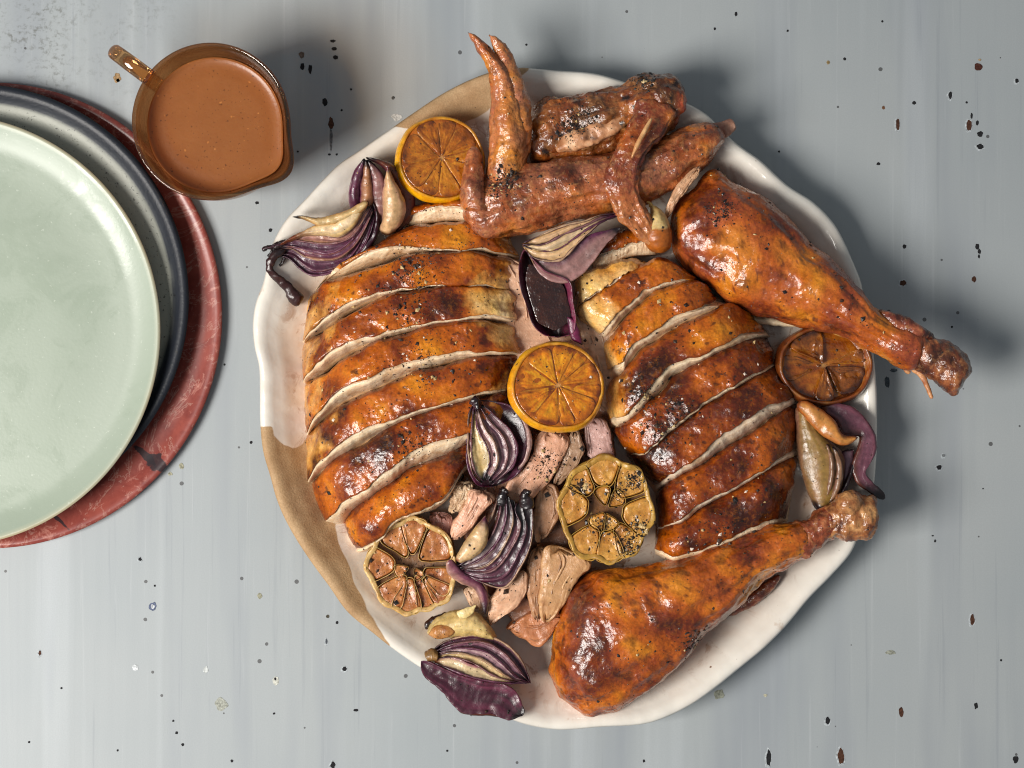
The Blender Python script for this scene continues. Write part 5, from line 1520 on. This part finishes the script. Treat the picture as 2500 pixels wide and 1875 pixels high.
# ------------------------------------------------------------------ pulled meat
def shred(label, L, R, z, top, bot, base, shade, seed, brown=0.3, N=90, M=40, disp=((7, 70), (2.0, 22)), edge=None, p=0.5):
    top = np.asarray(top) * 0.6
    N, M = max(N, 130), max(M, 72)
    def cf(P, U, Cs, Sn, s):
        f = 0.30 + 0.5 * fbm(np.stack([U * 2.0 + 1 * Cs, Cs * 5, U * 0 + s], -1), 1.0, 4, s)
        c = mixc(np.array(base), np.array(shade), np.clip(f, 0, 1))
        c = mixc(c, np.array(lin(132, 78, 44)), sstep(fbm(P, 44, 3, s + 3), 0.2, 0.5) * brown)
        if edge is not None:
            c = mixc(c, np.array(edge), sstep(np.abs(Cs), 0.75, 1.0) * 0.6)
        return c
    P, U, Cs, Sn = loft_pts(L, R, z, top, bot, N=N, M=M, p=p, r0=0.1, r1=0.1, disp=list(disp), seed=seed)
    fib = fbm(np.stack([U * 4.5 + 2 * Cs, Cs * 8 + 1.5 * U, U * 0 + seed], -1), 1.0, 4, seed)
    P[..., 2] += 1.6 * fib * (Sn > 0)
    ax = P[-1].mean(0) - P[0].mean(0)
    ax = ax / np.linalg.norm(ax)
    rag = fbm(np.stack([Cs * 5, Sn * 3, U * 0 + seed + 5], -1), 1.0, 3, seed)
    P = P + ax * (22 * rag * (sstep(U, 0.7, 1.0) - sstep(U, 0.3, 0.0)))[..., None]
    V, F = ring_mesh(P)
    b = P.reshape(-1, 3)
    o = mesh('pulled_meat', V, F, M_MEAT, None, with_caps(cf(P, U, Cs, Sn, seed), N, M), base=(b[:, 0].mean(), b[:, 1].mean(), b[:, 2].min()), label=label, cat='meat', group='pulled dark turkey meat')
    # loose fibres lying along the grain of the piece
    rr = np.random.default_rng(int(seed))
    Lr, Rr = resample(L, 30), resample(R, 30)
    Pz = P[..., 2].max(1)
    for f in range(3):
        t0, t1 = rr.uniform(0.12, 0.88), rr.uniform(-0.10, 0.10)
        i0 = rr.integers(0, 12)
        i1 = rr.integers(18, 30)
        tt = np.clip(t0 + t1 * np.linspace(0, 1, i1 - i0), 0.06, 0.94)[:, None]
        pth = Lr[i0:i1] * (1 - tt) + Rr[i0:i1] * tt
        zt = np.interp(np.linspace(i0, i1, 8) / 30.0, np.linspace(0, 1, N), Pz) - rr.uniform(1.0, 4.0)
        w = rr.uniform(1.6, 3.2)
        e1, e2 = tube_edges(pth, [w * 0.4, w, w * 1.1, w, w * 0.3])
        kk = rr.uniform(0, 1)
        fc = mixc(np.array(base), np.array(shade), np.array(kk * 0.8)) * rr.uniform(0.85, 1.08)
        loft('meat_fibre', e1, e2, zt, w * 0.8, w, M_MEAT, (lambda fc: lambda P, U, Cs, Sn, s: np.ones(P.shape) * fc * (0.9 + 0.3 * fbm(P, 20, 2, s))[..., None])(fc), o, seed=seed + f * 1.3, N=30, M=10, disp=[(1.6, 14)])
    return o


PINK, PINK2, TANM, TAN2, GREYM = lin(224, 172, 140), lin(184, 124, 94), lin(206, 160, 112), lin(156, 106, 66), lin(172, 138, 108)
shred('broad pink turkey strip running down from beneath the centre lemon', [(1303, 1056), (1299, 1103), (1281, 1139), (1240, 1182), (1236, 1218), (1250, 1246)], [(1378, 1050), (1388, 1074), (1375, 1117), (1350, 1168), (1303, 1215), (1258, 1248)], [160, 158, 150, 140], 18, 70, PINK, PINK2, 231, 0.12)
shred('smooth pink turkey strip below the halved onion', [(1147, 1189), (1140, 1215), (1122, 1254), (1102, 1291), (1104, 1306)], [(1210, 1216), (1196, 1232), (1180, 1250), (1136, 1301), (1112, 1310)], [140, 140, 132, 122], 24, 60, PINK, lin(206, 146, 120), 232, 0.05)
shred('greyish turkey strip between the pink strip and the gold garlic', [(1390, 1056), (1386, 1080), (1368, 1131), (1348, 1180)], [(1412, 1050), (1424, 1100), (1412, 1135), (1372, 1172)], [150, 148, 138], 16, 70, GREYM, lin(140, 106, 84), 233, 0.4)
shred('tan turkey piece right of the charred onion tips', [(1312, 1196), (1306, 1240), (1300, 1290), (1304, 1312)], [(1355, 1188), (1370, 1230), (1366, 1264), (1338, 1298)], [140, 140, 130], 22, 60, lin(196, 152, 118), lin(150, 108, 80), 234, 0.35)
shred('thick tan turkey strip hanging below the gold garlic', [(1328, 1332), (1321, 1380), (1319, 1430), (1316, 1480), (1320, 1504)], [(1400, 1350), (1440, 1372), (1398, 1432), (1376, 1480), (1348, 1516)], [140, 138, 128, 112], 30, 70, TANM, TAN2, 235, 0.3)
shred('narrow turkey strip left of the thick tan strip', [(1290, 1350), (1284, 1390), (1286, 1445), (1303, 1504)], [(1332, 1340), (1324, 1400), (1320, 1450), (1318, 1502)], [122, 122, 110], 20, 60, lin(190, 142, 104), TAN2, 236, 0.4)
shred('pale pointed turkey piece right of the curled onion tail', [(1226, 1420), (1216, 1445), (1194, 1468), (1194, 1522)], [(1286, 1390), (1286, 1450), (1254, 1490), (1198, 1526)], [130, 130, 116, 104], 26, 60, lin(228, 184, 150), lin(196, 138, 100), 237, 0.25)
shred('orange brown turkey piece below the thick strip, near the lower drumstick', [(1250, 1530), (1270, 1508), (1300, 1494), (1345, 1496), (1372, 1504)], [(1252, 1540), (1284, 1566), (1315, 1580), (1346, 1554), (1368, 1514)], [92, 96, 100, 96], 20, 50, lin(196, 128, 82), lin(150, 84, 48), 238, 0.3)
shred('pinkish turkey bit wedged right of the centre lemon', [(1422, 1030), (1424, 1075), (1436, 1120)], [(1478, 1026), (1494, 1070), (1500, 1124)], [132, 130, 126], 18, 50, lin(206, 166, 156), lin(170, 126, 116), 239, 0.1)
shred('pale shredded turkey bits left of the smooth pink strip', [(1108, 1186), (1104, 1215), (1096, 1240)], [(1152, 1180), (1150, 1212), (1130, 1246)], [132, 130, 122], 18, 50, lin(216, 186, 150), lin(180, 140, 104), 240, 0.2, disp=((7, 24), (4, 10)))
shred('mauve turkey bit behind the brown garlic half', [(1046, 1256), (1054, 1290), (1070, 1320)], [(1106, 1264), (1108, 1296), (1100, 1326)], [92, 92, 88], 18, 40, lin(186, 136, 124), lin(146, 96, 84), 241, 0.3)
shred('small pale turkey bits under the curled onion tail', [(1128, 1440), (1138, 1462), (1150, 1478)], [(1186, 1424), (1190, 1456), (1184, 1484)], [106, 106, 100], 18, 40, lin(214, 176, 142), lin(176, 128, 92), 242, 0.3)
shred('thin pale turkey sliver standing against the upper drumstick', [(1690, 418), (1668, 436), (1650, 458), (1634, 490), (1628, 515)], [(1710, 420), (1690, 446), (1671, 473), (1650, 500), (1637, 528)], [176, 180, 178, 172], 12, 30, lin(222, 176, 136), lin(180, 122, 84), 243, 0.2, disp=((3, 24),))
shred('dark turkey meat underneath the carved pieces in the platter centre', [(1150, 940), (1140, 1100), (1120, 1250), (1150, 1380), (1220, 1480), (1260, 1540)], [(1480, 930), (1500, 1060), (1480, 1200), (1460, 1320), (1420, 1420), (1330, 1550)], [82, 84, 80, 74, 62], 20, 36, lin(150, 104, 78), lin(108, 68, 46), 244, 0.5, N=100, M=60, disp=((12, 60), (6, 22)))
shred('pink breast flesh along the ridge between the two sliced breasts', [(1186, 630), (1190, 720), (1196, 800), (1200, 880)], [(1300, 640), (1400, 720), (1420, 800), (1480, 870)], [124, 118, 118, 120], 26, 76, lin(216, 172, 140), lin(186, 136, 100), 245, 0.2, N=90, M=50, disp=((9, 50), (4, 18)))
shred('pale torn breast flesh under the left end of the right breast', [(1398, 720), (1408, 800), (1440, 900), (1470, 1000)], [(1470, 720), (1510, 800), (1530, 900), (1550, 1000)], [118, 126, 126, 118], 20, 80, lin(212, 178, 148), lin(176, 132, 102), 246, 0.2, N=90, M=50, disp=((9, 50), (4, 18)))

# ------------------------------------------------------------------ pepper and salt, dropped from above onto whatever is there
bpy.context.view_layer.update()
FOOD = [o for o in scene.objects if o.type == 'MESH' and o.name.split('.')[0] in
        ('skin', 'meat', 'leg_meat', 'bone_end', 'wing_arm', 'wing_tip', 'wing_finger', 'wing_thumb', 'pale_flesh', 'onion_layer', 'peel', 'pith', 'segment', 'clove', 'garlic_skin', 'pulled_meat', 'shank', 'knuckle')]
vs, fs, src, off = [], [], [], 0
for o in FOOD:
    me = o.data
    n = len(me.vertices)
    co = np.empty(n * 3)
    me.vertices.foreach_get('co', co)
    M4 = np.array(o.matrix_world)
    co = co.reshape(-1, 3) @ M4[:3, :3].T + M4[:3, 3]
    vs.append(co)
    for p in me.polygons:
        fs.append(tuple(v + off for v in p.vertices))
        src.append(o.name.split('.')[0])
    off += n
bvh = BVHTree.FromPolygons(np.concatenate(vs).tolist(), fs)
OCT = np.array([(1, 0, 0), (-1, 0, 0), (0, 1, 0), (0, -1, 0), (0, 0, 1), (0, 0, -1)], float)
OF = [(0, 2, 4), (2, 1, 4), (1, 3, 4), (3, 0, 4), (2, 0, 5), (1, 2, 5), (3, 1, 5), (0, 3, 5)]
DENS = {'skin': 1.0, 'meat': 0.75, 'leg_meat': 0.55, 'wing_arm': 0.75, 'wing_tip': 0.45, 'wing_finger': 0.4, 'wing_thumb': 0.5, 'clove': 0.9, 'segment': 0.55, 'pulled_meat': 0.7, 'onion_layer': 0.25, 'pale_flesh': 1.0, 'garlic_skin': 0.3, 'bone_end': 0.2, 'pith': 0.3, 'peel': 0.1, 'shank': 0.3, 'knuckle': 0.1}


def scatter(name, count, size_fn, col_fn, label, cat, seed, clump=True, flat=0.6, only=None):
    r = np.random.default_rng(seed)
    V, F, C = [], [], []
    tries = 0
    CL = [(1425, 290, 34), (1385, 320, 28), (1210, 455, 30), (1245, 440, 26), (1555, 1285, 26), (1500, 1195, 20), (1545, 1170, 20), (1530, 1330, 24), (1420, 1190, 18), (1470, 1280, 26),
          (1640, 1010, 60), (1600, 1060, 50), (1560, 960, 40), (1010, 690, 60), (990, 760, 70), (1010, 640, 50), (1000, 1080, 50), (1040, 900, 60), (1750, 520, 30), (1570, 200, 24), (1750, 1290, 60), (1000, 1400, 60), (1690, 1560, 30), (1330, 1140, 40)]
    while len(V) < count and tries < count * 30:
        tries += 1
        px, py = r.uniform(640, 2330), r.uniform(120, 1760)
        inc = clump and r.uniform() < 0.22
        if inc:
            c_ = CL[r.integers(len(CL))]
            px, py = r.normal(c_[0], c_[2] * 0.6), r.normal(c_[1], c_[2] * 0.6)
        q = Q([(px, py)], 150)[0] * S
        hit, nor, idx, dist = bvh.ray_cast(Vector((q[0], q[1], 0.3)), Vector((0, 0, -1)))
        if hit is None:
            continue
        nm = src[idx]
        if only and nm not in only:
            continue
        d = DENS.get(nm, 0)
        if clump:
            d *= float(np.clip(0.35 + 1.6 * fbm(np.array([[px, py, 0.0]]), 120, 2, seed)[0], 0.05, 1.5))
        if not inc and r.uniform() > d:
            continue
        sz = size_fn(r) * S
        rot = Vector(nor)
        if rot.z < 0:
            rot = -rot
        t1 = rot.orthogonal().normalized()
        t2 = rot.cross(t1)
        an = r.uniform(0, 6.28)
        e1 = t1 * math.cos(an) + t2 * math.sin(an)
        e2 = rot.cross(e1)
        sh = r.uniform(0.6, 1.35, 6)
        sq = r.uniform(0.55, 1.0)
        k = len(V) * 6
        pts = []
        for j, o in enumerate(OCT):
            w = sz * sh[j]
            pts.append(hit + e1 * (o[0] * w) + e2 * (o[1] * w * sq) + rot * (o[2] * w * flat + sz * 0.18))
        V.append(pts)
        F += [tuple(k + i for i in f) for f in OF]
        C += [col_fn(r)] * 6
    V = np.array([[tuple(p) for p in v] for v in V]).reshape(-1, 3) / S
    return mesh(name, V, F, M_PEPPER, None, np.array(C), smooth=False, base=(0, 0, 0), label=label, cat=cat, kind='stuff')


PCOL = [lin(28, 22, 20), lin(40, 28, 22), lin(22, 20, 22), lin(58, 40, 28)]
scatter('ground_pepper', 6500, lambda r: r.uniform(0.9, 2.2), lambda r: PCOL[r.integers(4)], 'fine ground black pepper over the carved turkey', 'pepper', 5)
scatter('cracked_pepper', 950, lambda r: r.uniform(2.6, 4.6) if r.uniform() < 0.8 else r.uniform(4.6, 7.5), lambda r: PCOL[r.integers(4)] if r.uniform() < 0.84 else lin(196, 168, 116), 'cracked black peppercorns over the carved turkey', 'pepper', 6)
scatter('sea_salt', 60, lambda r: r.uniform(2.5, 6.0), lambda r: lin(232, 214, 196), 'flaky sea salt crystals over the carved turkey', 'salt', 9, only=('skin', 'meat', 'segment', 'clove'))
